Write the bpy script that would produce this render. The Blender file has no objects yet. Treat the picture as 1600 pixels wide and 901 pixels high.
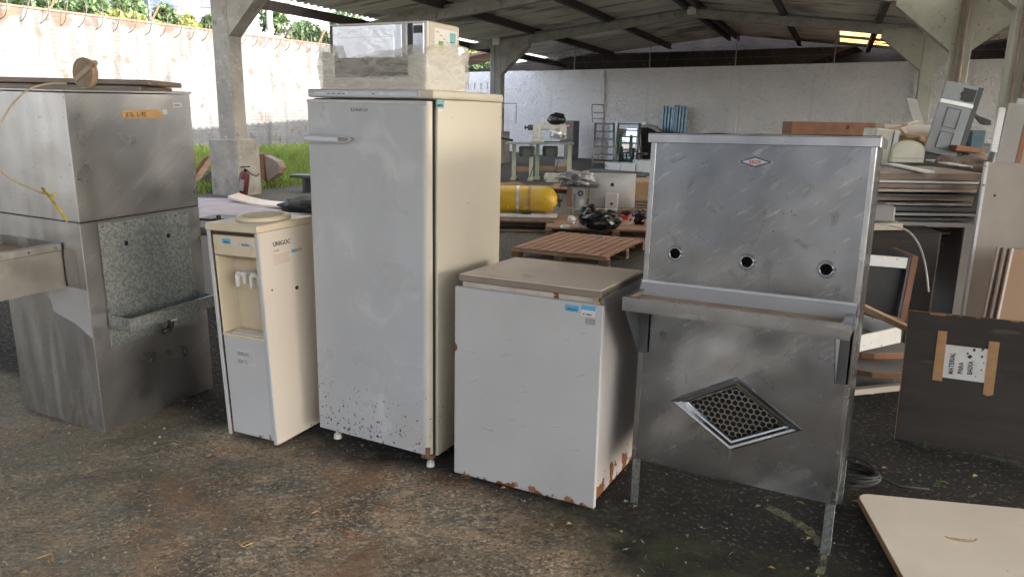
import bpy, bmesh, math, random
from mathutils import Matrix, Vector, Euler, noise
R = math.radians
rnd = random.Random(7)
S = bpy.context.scene
COL = S.collection

# ------------------------------------------------------------------ camera
CH = 1.58; FPX = 1163.48; PITCH = R(12.997); ROLL = R(.888)
cF = Vector((0, math.cos(PITCH), -math.sin(PITCH))); cR = Vector((1, 0, 0)); cU = cR.cross(cF)
cR2 = cR * math.cos(ROLL) + cU * math.sin(ROLL); cU2 = -cR * math.sin(ROLL) + cU * math.cos(ROLL)
cam = bpy.data.cameras.new('camera'); co = bpy.data.objects.new('camera', cam); COL.objects.link(co)
m = Matrix.Identity(4)
for i in range(3):
    m[i][0] = cR2[i]; m[i][1] = cU2[i]; m[i][2] = -cF[i]
m[2][3] = CH
co.matrix_world = m
cam.sensor_width = 36; cam.lens = FPX / 1600 * 36; cam.clip_start = .05; cam.clip_end = 1500
S.camera = co
S.render.resolution_x = 1024; S.render.resolution_y = 576

# ------------------------------------------------------------------ world, sun, exposure
TH = R(23.1)
SH0 = Vector((-5.47, 14.78, 0))                 # foot of the shed's left concrete pillar
SU = Vector((math.cos(TH), -math.sin(TH), 0)); SV = Vector((math.sin(TH), math.cos(TH), 0))
SUN_EL = R(27); SUN_OFF = R(8)
sd = SU * math.cos(SUN_OFF) + SV * math.sin(SUN_OFF)
sdir = Vector((sd.x * math.cos(SUN_EL), sd.y * math.cos(SUN_EL), math.sin(SUN_EL)))
w = bpy.data.worlds.new('World'); S.world = w; w.use_nodes = True
nt = w.node_tree; nt.nodes.clear()
sky = nt.nodes.new('ShaderNodeTexSky'); sky.sky_type = 'NISHITA'; sky.sun_disc = False
sky.sun_elevation = SUN_EL; sky.sun_rotation = math.atan2(sd.x, sd.y)
sky.air_density = 1.0; sky.dust_density = 3.0; sky.ozone_density = 1.0
bg = nt.nodes.new('ShaderNodeBackground'); bg.inputs[1].default_value = .15
wo = nt.nodes.new('ShaderNodeOutputWorld')
hsv = nt.nodes.new('ShaderNodeHueSaturation'); hsv.inputs['Saturation'].default_value = .55; nt.links.new(sky.outputs[0], hsv.inputs['Color']); nt.links.new(hsv.outputs[0], bg.inputs[0]); nt.links.new(bg.outputs[0], wo.inputs[0])
sl = bpy.data.lights.new('sun', 'SUN'); sl.energy = 2.2; sl.angle = R(.5); sl.color = (1, .94, .84)
so = bpy.data.objects.new('sun', sl); COL.objects.link(so)
so.rotation_euler = sdir.to_track_quat('Z', 'Y').to_euler()
S.view_settings.view_transform = 'Standard'; S.view_settings.look = 'None'
S.view_settings.exposure = 2.72; S.view_settings.gamma = 1
S.render.engine = 'CYCLES'

def ray(px, py):
    return cF + cR2 * ((px - 800) / FPX) - cU2 * ((py - 450.5) / FPX)
def at(px, py, d):
    return Vector((0, 0, CH)) + ray(px, py) * d
def gnd(px, py, z=0):
    r = ray(px, py); return Vector((0, 0, CH)) + r * ((z - CH) / r.z)

# ------------------------------------------------------------------ materials
def socket(bs, n, v):
    if n in bs.inputs: bs.inputs[n].default_value = v
def mat(name, col, rough=.6, metal=0, col2=None, vs=6, vr=(.25, .75), bump=0, bs=80, bd=.002, bump2=0, bs2=3, bd2=.01, stretch=None,
        specks=(), rvar=.1, trans=0, spec=.5, sub=None, streak=None):
    m = bpy.data.materials.new(name); m.use_nodes = True
    n = m.node_tree; b = n.nodes['Principled BSDF']; L = n.links.new
    tc = n.nodes.new('ShaderNodeTexCoord'); vec = tc.outputs['Object']
    mp = n.nodes.new('ShaderNodeMapping'); L(vec, mp.inputs[0])
    if stretch: mp.inputs['Scale'].default_value = stretch
    ms = None
    if streak:      # (angle in the front plane, length ratio): directional brushing and wiping marks
        ms = n.nodes.new('ShaderNodeMapping'); L(vec, ms.inputs[0]); ms.vector_type = 'TEXTURE'
        ms.inputs['Rotation'].default_value = (0, R(streak[0]), R(streak[2]) if len(streak) > 2 else 0); ms.inputs['Scale'].default_value = (streak[1], 1, 1)
    def nz(scale, det=5, v=None, dist=0):
        x = n.nodes.new('ShaderNodeTexNoise'); x.inputs['Scale'].default_value = scale; x.inputs['Detail'].default_value = det
        x.inputs['Distortion'].default_value = dist
        L(v if v is not None else vec, x.inputs['Vector']); return x.outputs['Fac']
    def ramp(f, a, b_):
        x = n.nodes.new('ShaderNodeMapRange'); x.clamp = True; x.interpolation_type = 'SMOOTHSTEP'; x.inputs[1].default_value = a; x.inputs[2].default_value = b_
        L(f, x.inputs[0]); return x.outputs[0]
    def mix(f, a, c):
        x = n.nodes.new('ShaderNodeMix'); x.data_type = 'RGBA'
        if hasattr(f, 'node'): L(f, x.inputs['Factor'])
        else: x.inputs['Factor'].default_value = f
        for s, v in (('A', a), ('B', c)):
            i = [k for k in x.inputs if k.name == s and k.type == 'RGBA'][0]
            if hasattr(v, 'node'): L(v, i)
            else: i.default_value = (*v, 1)
        return [k for k in x.outputs if k.type == 'RGBA'][0]
    def math_(op, a, c):
        x = n.nodes.new('ShaderNodeMath'); x.operation = op
        for i, v in enumerate((a, c)):
            if hasattr(v, 'node'): L(v, x.inputs[i])
            else: x.inputs[i].default_value = v
        return x.outputs[0]
    c = col
    c2 = col2 if col2 else tuple(k * .72 for k in col)
    f = ramp(nz(vs, 6, mp.outputs[0]), *vr)
    c = mix(f, c, c2)
    ro = n.nodes.new('ShaderNodeMapRange'); ro.interpolation_type = 'SMOOTHSTEP'; ro.inputs[1].default_value = .15; ro.inputs[2].default_value = .85
    ro.inputs[3].default_value = max(.02, rough - rvar); ro.inputs[4].default_value = min(1, rough + rvar)
    L(nz(vs * 2.3, 5, mp.outputs[0]), ro.inputs[0]); rv = ro.outputs[0]
    mv = metal
    for s in specks:
        # dict(col, scale, thr, soft, z=(zlo,zhi,gain), x=(..), metal, rough, str)
        fac = nz(s.get('scale', 40), s.get('det', 3), (ms.outputs[0] if s.get('st') == 2 else mp.outputs[0]) if s.get('st') else None, s.get('dist', 0))
        if 'big' in s: fac = math_('ADD', fac, math_('MULTIPLY', math_('SUBTRACT', nz(s['big'][0], 3), .5), s['big'][1]))
        if 'grad' in s:
            for ax, a0, a1, g in s['grad']:
                sep = n.nodes.new('ShaderNodeSeparateXYZ'); L(vec, sep.inputs[0])
                fac = math_('ADD', fac, math_('MULTIPLY', ramp(sep.outputs[ax], a0, a1), g))
        k = ramp(fac, s.get('thr', .6), s.get('thr', .6) + s.get('soft', .03))
        if 'str' in s: k = math_('MULTIPLY', k, s['str'])
        c = mix(k, c, s['col'])
        if 'rough' in s:
            rv = math_('ADD', math_('MULTIPLY', rv, math_('SUBTRACT', 1, k)), math_('MULTIPLY', k, s['rough']))
        if 'metal' in s:
            mv = math_('ADD', math_('MULTIPLY', mv, math_('SUBTRACT', 1, k)), math_('MULTIPLY', k, s['metal']))
    L(c, b.inputs['Base Color']); L(rv, b.inputs['Roughness'])
    if hasattr(mv, 'node'): L(mv, b.inputs['Metallic'])
    else: b.inputs['Metallic'].default_value = mv
    socket(b, 'Specular IOR Level', spec)
    nm = None
    if bump2:
        x = n.nodes.new('ShaderNodeBump'); x.inputs['Strength'].default_value = bump2; x.inputs['Distance'].default_value = bd2
        L(nz(bs2, 2), x.inputs['Height']); nm = x
    if bump:
        x = n.nodes.new('ShaderNodeBump'); x.inputs['Strength'].default_value = bump; x.inputs['Distance'].default_value = bd
        L(nz(bs, 6, mp.outputs[0]), x.inputs['Height'])
        if nm: L(nm.outputs[0], x.inputs['Normal'])
        nm = x
    if nm: L(nm.outputs[0], b.inputs['Normal'])
    if trans: socket(b, 'Alpha', 1 - trans)
    return m

RUST = (.16, .055, .02); RUSTL = (.24, .115, .05)
MT = {}
def K(name, *a, **k):
    MT[name] = mat(name, *a, **k); return MT[name]
K('steel_dull', (.47, .465, .47), .33, 1, (.36, .355, .36), 2.2, bump=.12, bs=60, bd=.001, bump2=.5, bs2=2.2, bd2=.02, rvar=.1, streak=(-35, 6),
  specks=[dict(col=(.58, .575, .57), scale=7, thr=.54, soft=.16, metal=.85, rough=.42, str=.4, st=2, det=8, big=(1.5, .2)), dict(col=(.55, .55, .54), scale=40, thr=.57, soft=.1, metal=.9, rough=.4, str=.3, st=2, det=5),
          dict(col=(.16, .14, .12), scale=90, thr=.74, soft=.03, metal=.3, rough=.8, str=.6)])
K('steel_side', (.60, .61, .62), .36, 1, (.46, .47, .48), 1.6, bump=.12, bs=60, bd=.001, bump2=.55, bs2=2.0, bd2=.025, rvar=.1,
  stretch=(1, 4, .7), specks=[dict(col=(.38, .39, .41), scale=1.5, thr=.52, soft=.25, metal=.95, rough=.35, str=.5, st=1), dict(col=(.14, .12, .10), scale=75, thr=.70, soft=.03, metal=.2, rough=.7), dict(col=(.2, .19, .17), scale=38, thr=.68, soft=.03, str=.6, metal=.4, rough=.6, grad=[(2, .62, .1, .07)], det=6)])
K('steel_brushed', (.25, .27, .30), .23, 1, (.175, .19, .215), 1.3, bump=.05, bs=40, bd=.0004, bump2=.6, bs2=2.6, bd2=.022, rvar=.08, streak=(-38, 5),
  specks=[dict(col=(.16, .17, .19), scale=4, thr=.42, soft=.3, metal=1, rough=.22, str=.6, st=2, det=8),
          dict(col=(.52, .54, .56), scale=4, thr=.50, soft=.30, metal=.85, rough=.36, str=.55, st=2, det=9, big=(1.3, .6)),
          dict(col=(.60, .62, .64), scale=60, thr=.54, soft=.2, metal=.9, rough=.33, str=.28, st=2, det=6, big=(3, .3)),
          dict(col=(.12, .12, .125), scale=9, thr=.60, soft=.12, metal=.7, rough=.4, str=.35, dist=2, det=9),
          dict(col=(.10, .085, .07), scale=120, thr=.70, soft=.03, metal=.2, rough=.8, str=.6, big=(3, .1)),
          dict(col=RUST, scale=95, thr=.74, soft=.03, metal=.0, rough=.8, big=(2.2, .42), grad=[(2, .8, .62, .03)])])
K('steel_lower', (.36, .40, .46), .25, 1, (.24, .27, .32), 1.3, bump=.05, bs=40, bd=.0004, bump2=.6, bs2=2.6, bd2=.022, rvar=.08, streak=(-38, 5),
  specks=[dict(col=(.16, .17, .19), scale=4, thr=.42, soft=.3, metal=1, rough=.22, str=.6, st=2, det=8),
          dict(col=(.74, .77, .80), scale=2.6, thr=.46, soft=.30, metal=.75, rough=.38, str=.7, st=2, det=9, big=(1.8, 1.0)),
          dict(col=(.60, .62, .64), scale=60, thr=.54, soft=.2, metal=.9, rough=.33, str=.28, st=2, det=6, big=(3, .3)),
          dict(col=(.12, .12, .125), scale=9, thr=.60, soft=.12, metal=.7, rough=.4, str=.35, dist=2, det=9),
          dict(col=(.10, .085, .07), scale=120, thr=.70, soft=.03, metal=.2, rough=.8, str=.6, big=(3, .1)),
          dict(col=RUST, scale=95, thr=.74, soft=.03, metal=.0, rough=.8, big=(2.2, .42), grad=[(2, .8, .62, .03)])])
K('steel_plain', (.42, .44, .47), .24, 1, (.27, .29, .32), 4, bump=.1, bs=30, bd=.0006, bump2=.5, bs2=5, bd2=.008, rvar=.08, streak=(0, 9), specks=[dict(col=(.66, .68, .70), scale=14, thr=.56, soft=.14, metal=.9, rough=.35, str=.5, st=2), dict(col=(.12, .10, .08), scale=80, thr=.76, soft=.03, metal=.2, rough=.8, str=.4)])
K('film_light', (.62, .64, .68), .4, .55, (.5, .52, .56), 3)
K('galvanized', (.44, .475, .47), .42, .9, (.27, .295, .295), 75, (.36, .64), bump=.2, bs=80, bd=.0006, rvar=.14, specks=[dict(col=(.5, .45, .3), scale=6, thr=.68, soft=.1, str=.4), dict(col=(.16, .16, .15), scale=3, thr=.6, soft=.2, str=.4)])
K('basin', (.33, .32, .30), .40, .85, (.23, .22, .205), 5, bump=.2, bs=50, bd=.001, specks=[dict(col=(.25, .17, .10), scale=110, thr=.72, soft=.04, big=(4, .15), metal=0, rough=.8), dict(col=(.5, .48, .44), scale=9, thr=.55, soft=.15, str=.5)])
K('dark_gap', (.012, .012, .012), .9)
K('black', (.02, .02, .021), .5)
K('black_gloss', (.012, .012, .014), .15)
K('rubber', (.025, .025, .025), .75)
K('enamel_front', (.455, .48, .51), .30, 0, (.40, .42, .45), 1.7, bump=.08, bs=90, bd=.0004, bump2=.35, bs2=3, bd2=.012, rvar=.08,
  specks=[dict(col=(.40, .395, .38), scale=3, thr=.56, soft=.2, str=.35, dist=.5, grad=[(2, 1.1, .1, .06)]),
          dict(col=(.62, .63, .64), scale=4, thr=.54, soft=.2, str=.4, dist=1.5, grad=[(2, .9, 1.5, .06)]),
          dict(col=(.30, .27, .23), scale=5, thr=.93, soft=.12, str=.5, grad=[(0, .30, .0, .2), (2, 1.15, 1.40, .22)]),
          dict(col=(.05, .03, .02), scale=75, thr=.80, soft=.02, rough=.8, det=2, grad=[(2, .60, .0, .155), (0, .4, 0, .02)], big=(9, .16)),
          dict(col=RUSTL, scale=45, thr=.83, soft=.03, rough=.8, det=2, grad=[(2, .60, .0, .155)], big=(5, .2))])
K('cream', (.54, .50, .415), .38, 0, (.48, .44, .36), 2.0, bump=.06, bs=60, bd=.0004,
  specks=[dict(col=(.22, .15, .08), scale=55, thr=.74, soft=.03, rough=.8, grad=[(2, .4, 0, .1)], big=(6, .15))])
K('cream_plain', (.66, .58, .44), .42, 0, (.58, .50, .36), 3, specks=[dict(col=(.45, .3, .14), scale=9, thr=.66, soft=.15, str=.4)])
K('grey_trim', (.45, .46, .48), .35, .2, (.36, .37, .39), 6)
K('white_steel', (.52, .535, .555), .35, 0, (.46, .475, .49), 2, bump=.05, bs=40,
  specks=[dict(col=RUST, scale=30, thr=.88, soft=.03, rough=.85, grad=[(2, .12, 0, .34)], big=(9, .3)),
          dict(col=(.3, .22, .15), scale=60, thr=.75, soft=.03, rough=.8, big=(3, .12))])
K('disp_side', (.62, .56, .49), .38, 0, (.64, .57, .49), 2, specks=[dict(col=RUST, scale=40, thr=.78, soft=.03, grad=[(2, .05, 0, .22)], rough=.9)])
K('freezer_front', (.46, .468, .482), .40, 0, (.41, .418, .43), 2.2, bump=.1, bs=40, bd=.0006, bump2=.3, bs2=3.5, bd2=.01,
  specks=[dict(col=(.38, .375, .37), scale=3.2, thr=.56, soft=.2, str=.35, dist=.5),
          dict(col=RUSTL, scale=22, thr=.93, soft=.07, rough=.9, grad=[(2, .12, .025, .42)], big=(7, .40), det=6),
          dict(col=RUST, scale=30, thr=.97, soft=.07, rough=.9, grad=[(2, .09, .025, .49)], big=(7, .36), det=6),
          dict(col=RUST, scale=26, thr=.78, soft=.05, rough=.9, big=(6, .2), grad=[(0, .008, -.012, .18)]),
          dict(col=(.06, .04, .03), scale=70, thr=.76, soft=.02, rough=.8, big=(5, .1))])
K('freezer_side', (.46, .43, .41), .5, 0, (.38, .35, .33), 3, bump=.1, bs=40,
  specks=[dict(col=RUST, scale=18, thr=.93, soft=.04, rough=.9, grad=[(2, .3, .02, .5)], big=(4, .4), det=6)])
K('freezer_body', (.52, .48, .43), .5, 0, (.4, .34, .28), 5, specks=[dict(col=RUST, scale=26, thr=.6, soft=.05, rough=.9, big=(6, .3))])
K('lid_top', (.66, .57, .50), .42, 0, (.56, .47, .40), 3, bump=.08, bs=30, specks=[dict(col=(.3, .2, .12), scale=9, thr=.64, soft=.15, str=.5)])
K('lid_trim', (.26, .22, .19), .4, .3, (.22, .19, .16), 8)
K('rust', (.13, .06, .035), .9, 0, (.20, .11, .07), 20, bump=.5, bs=60)
K('dust', (.42, .31, .23), .95, 0, (.30, .22, .16), 8, bump=.5, bs=60, specks=[dict(col=(.40, .24, .10), scale=12, thr=.58, soft=.1)])
K('white_plastic', (.72, .71, .68), .45, 0, (.62, .6, .56), 5)
K('white_paint', (.74, .75, .76), .5, 0, (.62, .63, .64), 5, bump=.1, bs=50, specks=[dict(col=(.25, .2, .15), scale=30, thr=.68, soft=.05, big=(5, .1))])
K('chrome', (.7, .7, .68), .15, 1)
K('sticker_blue', (.10, .40, .62), .45, 0, (.08, .33, .55), 40)
K('sticker_teal', (.18, .45, .50), .45)
K('ink', (.03, .03, .05), .6)
K('ink_soft', (.22, .22, .25), .6)
K('ink_red', (.45, .05, .05), .5)
K('ink_navy', (.03, .04, .16), .5)
K('paper', (.68, .67, .66), .7, 0, (.58, .57, .56), 14, specks=[dict(col=(.08, .06, .05), scale=17, thr=.70, soft=.02)])
K('paper_plain', (.66, .67, .68), .7)
K('yellow', (.75, .62, .05), .5)
K('green_label', (.1, .35, .12), .5)
K('tan_sticker', (.62, .38, .15), .6, 0, (.5, .28, .1), 30)
K('tape', (.42, .24, .10), .45, 0, (.34, .18, .07), 20)
K('yellow_tape', (.45, .36, .03), .45, 0, (.16, .13, .02), 30)
K('cable_beige', (.42, .35, .24), .5)
K('cap_beige', (.40, .30, .20), .5, 0, (.30, .21, .13), 18, bump=.2)
K('cap_dark', (.05, .03, .02), .8)
K('mirror', (.62, .64, .68), .04, 1, (.6, .62, .66), 3, rvar=.02, bump2=.15, bs2=5, bd2=.004)
K('dark_glass', (.03, .03, .035), .08)
K('concrete', (.37, .35, .32), .85, 0, (.25, .235, .21), 3, bump=.5, bs=30, bd=.006, specks=[dict(col=(.17, .16, .14), scale=5, thr=.58, soft=.15, st=1, str=.7), dict(col=(.55, .55, .53), scale=14, thr=.62, soft=.1, str=.6)])
K('concrete_green', (.42, .41, .36), .85, 0, (.33, .34, .28), 2.5, bump=.5, bs=30, bd=.006, specks=[dict(col=(.20, .23, .16), scale=4, thr=.56, soft=.2, str=.5), dict(col=(.22, .08, .05), scale=9, thr=.66, soft=.05, str=.6)])
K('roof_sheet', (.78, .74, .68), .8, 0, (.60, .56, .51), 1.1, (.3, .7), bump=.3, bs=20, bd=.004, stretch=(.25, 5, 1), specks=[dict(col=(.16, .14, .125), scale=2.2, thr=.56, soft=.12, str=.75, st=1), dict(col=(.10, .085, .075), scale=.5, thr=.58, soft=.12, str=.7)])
K('roof_dark', (.075, .06, .055), .9, 0, (.035, .03, .03), 1, stretch=(.4, 2, 1), spec=.1)
K('purlin', (.040, .032, .03), .75, 0, (.06, .045, .04), 6)
K('skylight', (.85, .55, .12), .6)
n = MT['skylight'].node_tree; tb = n.nodes.new('ShaderNodeBsdfTranslucent'); tb.inputs[0].default_value = (.50, .31, .12, 1)
for l in list(n.links):
    if l.to_node.type == 'OUTPUT_MATERIAL': n.links.remove(l)
n.links.new(tb.outputs[0], n.nodes['Material Output'].inputs[0])
K('plastic_pipe', (.2, .2, .21), .5)
K('leaf_green', (.05, .095, .022), .6, 0, (.028, .055, .014), 3)
K('leaf_yellow', (.15, .15, .025), .6, 0, (.08, .11, .02), 3)
K('bark', (.15, .11, .08), .9, 0, (.09, .07, .05), 12, bump=.6)
K('grass', (.17, .28, .045), .6, 0, (.30, .34, .08), 1.2)
K('dry_leaf', (.26, .16, .07), .8, 0, (.35, .25, .12), 9)
K('pebble', (.16, .15, .14), .9, 0, (.3, .28, .25), 5)
K('wood_pallet', (.40, .22, .14), .8, 0, (.27, .145, .095), 4, bump=.4, bs=40, bd=.002, stretch=(1, 4, 1), specks=[dict(col=(.38, .27, .19), scale=6, thr=.6, soft=.15, str=.5)])
K('wood_pallet_dark', (.22, .13, .085), .85, 0, (.13, .08, .05), 4, bump=.4, bs=40, stretch=(4, 1, 1))
K('wood_raw', (.42, .28, .175), .75, 0, (.26, .165, .10), 5, bump=.3, bs=40, stretch=(1, 1, 3))
K('mdf', (.34, .215, .14), .7, 0, (.30, .185, .115), 3, bump=.1, bs=100)
K('wood_edge', (.30, .17, .09), .8, 0, (.17, .09, .05), 20, bump=.3)
K('board_dark', (.020, .016, .013), .7, 0, (.04, .032, .027), 3, bump=.25, bs=30, bd=.001, stretch=(.5, 3, 3), specks=[dict(col=(.13, .10, .08), scale=7, thr=.66, soft=.1, str=.4, st=1)])
K('board_grey', (.33, .32, .32), .6, 0, (.27, .26, .26), 3)
K('board_brown', (.27, .20, .155), .6, 0, (.17, .125, .105), 4, specks=[dict(col=(.34, .3, .27), scale=4, thr=.6, soft=.1, str=.5)])
K('board_orange', (.30, .13, .06), .7, 0, (.22, .095, .045), 6)
K('beige_lam', (.66, .59, .51), .5, 0, (.59, .52, .44), 3, bump=.1, bs=60, specks=[dict(col=(.34, .24, .15), scale=30, thr=.72, soft=.04, str=.7), dict(col=(.62, .58, .5), scale=6, thr=.6, soft=.1, str=.5)])
K('panel_beige', (.42, .375, .33), .6, 0, (.36, .32, .28), 4)
K('cyl_yellow', (.62, .40, .02), .45, 0, (.50, .30, .02), 5, specks=[dict(col=(.45, .36, .18), scale=3, thr=.52, soft=.2, str=.6), dict(col=(.25, .15, .03), scale=22, thr=.67, soft=.04), dict(col=(.8, .7, .3), scale=14, thr=.68, soft=.05)])
K('alu', (.66, .665, .67), .38, .6, (.60, .605, .61), 4)
K('ladder_metal', (.25, .245, .235), .4, .5, (.18, .175, .165), 8)
K('pc_case', (.42, .46, .45), .45, .3, (.3, .33, .33), 30)
K('machine_white', (.62, .62, .55), .4, 0, (.5, .5, .43), 8)
K('machine_green', (.50, .53, .42), .5, 0, (.42, .45, .34), 8)
K('table_grey', (.33, .36, .37), .4)
K('bag_black', (.018, .018, .02), .22)
K('bag_grey', (.22, .21, .23), .5, 0, (.4, .4, .42), 8)
K('red', (.42, .04, .02), .4)
K('ext_red', (.06, .012, .012), .4, 0, (.12, .01, .01), 10)
K('green_fabric', (.03, .085, .07), .85, 0, (.02, .06, .05), 9)
K('blue_metal', (.22, .30, .36), .35, .6, (.17, .24, .30), 8, bump=.1)
K('pale_blue', (.55, .60, .66), .3, .2, (.48, .53, .6), 2)
K('door_grey', (.30, .33, .36), .5, .2, (.24, .27, .30), 4)
K('dark_grey', (.09, .095, .10), .55, 0, (.05, .055, .06), 5)
K('cardboard', (.33, .22, .13), .85, 0, (.25, .16, .09), 6)
K('brown_beam', (.22, .105, .06), .75, 0, (.15, .07, .04), 5)
K('dark_blue_panel', (.03, .09, .12), .6)
K('tile_red', (.22, .12, .09), .85, 0, (.15, .085, .07), 14, bump=.6, bs=20, bd=.03)
K('glass_bldg', (.05, .07, .12), .15, .3, (.10, .13, .2), .5)
K('bldg_white', (.75, .75, .78), .7, 0, (.6, .6, .64), .8)
K('bldg_grey', (.30, .29, .34), .8, 0, (.22, .21, .26), 1)
K('pole', (.52, .53, .55), .8)
K('wire', (.16, .13, .11), .6, .6)
K('wire_pale', (.34, .33, .33), .5, .5)
K('slab', (.36, .31, .33), .75, 0, (.28, .24, .26), 3, bump=.2, bs=20)
K('clear_tube', (.6, .62, .62), .15, trans=.35)
K('sheet_plastic', (.40, .37, .24), .15, trans=.65)

# stripes that paint the shading of the corrugations into the roof sheet colour
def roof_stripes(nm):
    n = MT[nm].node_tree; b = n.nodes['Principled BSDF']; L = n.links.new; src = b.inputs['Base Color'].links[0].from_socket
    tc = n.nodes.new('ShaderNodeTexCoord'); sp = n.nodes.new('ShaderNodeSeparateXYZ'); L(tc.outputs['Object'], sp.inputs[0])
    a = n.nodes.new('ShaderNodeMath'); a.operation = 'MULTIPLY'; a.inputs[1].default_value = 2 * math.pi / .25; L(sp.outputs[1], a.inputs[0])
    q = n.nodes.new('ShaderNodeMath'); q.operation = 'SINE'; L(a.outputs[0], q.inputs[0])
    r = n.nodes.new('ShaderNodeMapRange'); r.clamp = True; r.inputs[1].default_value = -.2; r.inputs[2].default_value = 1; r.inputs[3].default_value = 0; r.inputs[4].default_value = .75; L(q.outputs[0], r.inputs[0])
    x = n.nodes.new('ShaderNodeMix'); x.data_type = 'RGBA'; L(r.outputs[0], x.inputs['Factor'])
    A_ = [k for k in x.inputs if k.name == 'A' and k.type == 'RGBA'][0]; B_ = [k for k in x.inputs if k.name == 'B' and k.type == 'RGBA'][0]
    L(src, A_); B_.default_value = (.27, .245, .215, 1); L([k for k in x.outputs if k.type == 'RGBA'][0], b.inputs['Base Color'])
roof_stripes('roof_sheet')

# plastic film: translucent, wrinkled
m = bpy.data.materials.new('plastic_film'); m.use_nodes = True; n = m.node_tree; n.nodes.clear(); L = n.links.new
o = n.nodes.new('ShaderNodeOutputMaterial'); mx = n.nodes.new('ShaderNodeMixShader'); tr = n.nodes.new('ShaderNodeBsdfTransparent')
pb = n.nodes.new('ShaderNodeBsdfPrincipled'); pb.inputs['Base Color'].default_value = (.66, .63, .56, 1); pb.inputs['Roughness'].default_value = .22
tc = n.nodes.new('ShaderNodeTexCoord'); mp = n.nodes.new('ShaderNodeMapping'); mp.inputs['Scale'].default_value = (1, 1, 3.5); L(tc.outputs['Object'], mp.inputs[0])
nz = n.nodes.new('ShaderNodeTexNoise'); nz.inputs['Scale'].default_value = 7; nz.inputs['Detail'].default_value = 6; nz.inputs['Distortion'].default_value = 1.5; L(mp.outputs[0], nz.inputs['Vector'])
mr = n.nodes.new('ShaderNodeMapRange'); mr.inputs[1].default_value = .3; mr.inputs[2].default_value = .7; mr.inputs[3].default_value = .22; mr.inputs[4].default_value = .62
L(nz.outputs['Fac'], mr.inputs[0]); L(mr.outputs[0], mx.inputs[0]); L(tr.outputs[0], mx.inputs[1]); L(pb.outputs[0], mx.inputs[2])
bp = n.nodes.new('ShaderNodeBump'); bp.inputs['Strength'].default_value = .9; bp.inputs['Distance'].default_value = .012; L(nz.outputs['Fac'], bp.inputs['Height']); L(bp.outputs[0], pb.inputs['Normal'])
L(mx.outputs[0], o.inputs[0]); MT['film'] = m

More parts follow.
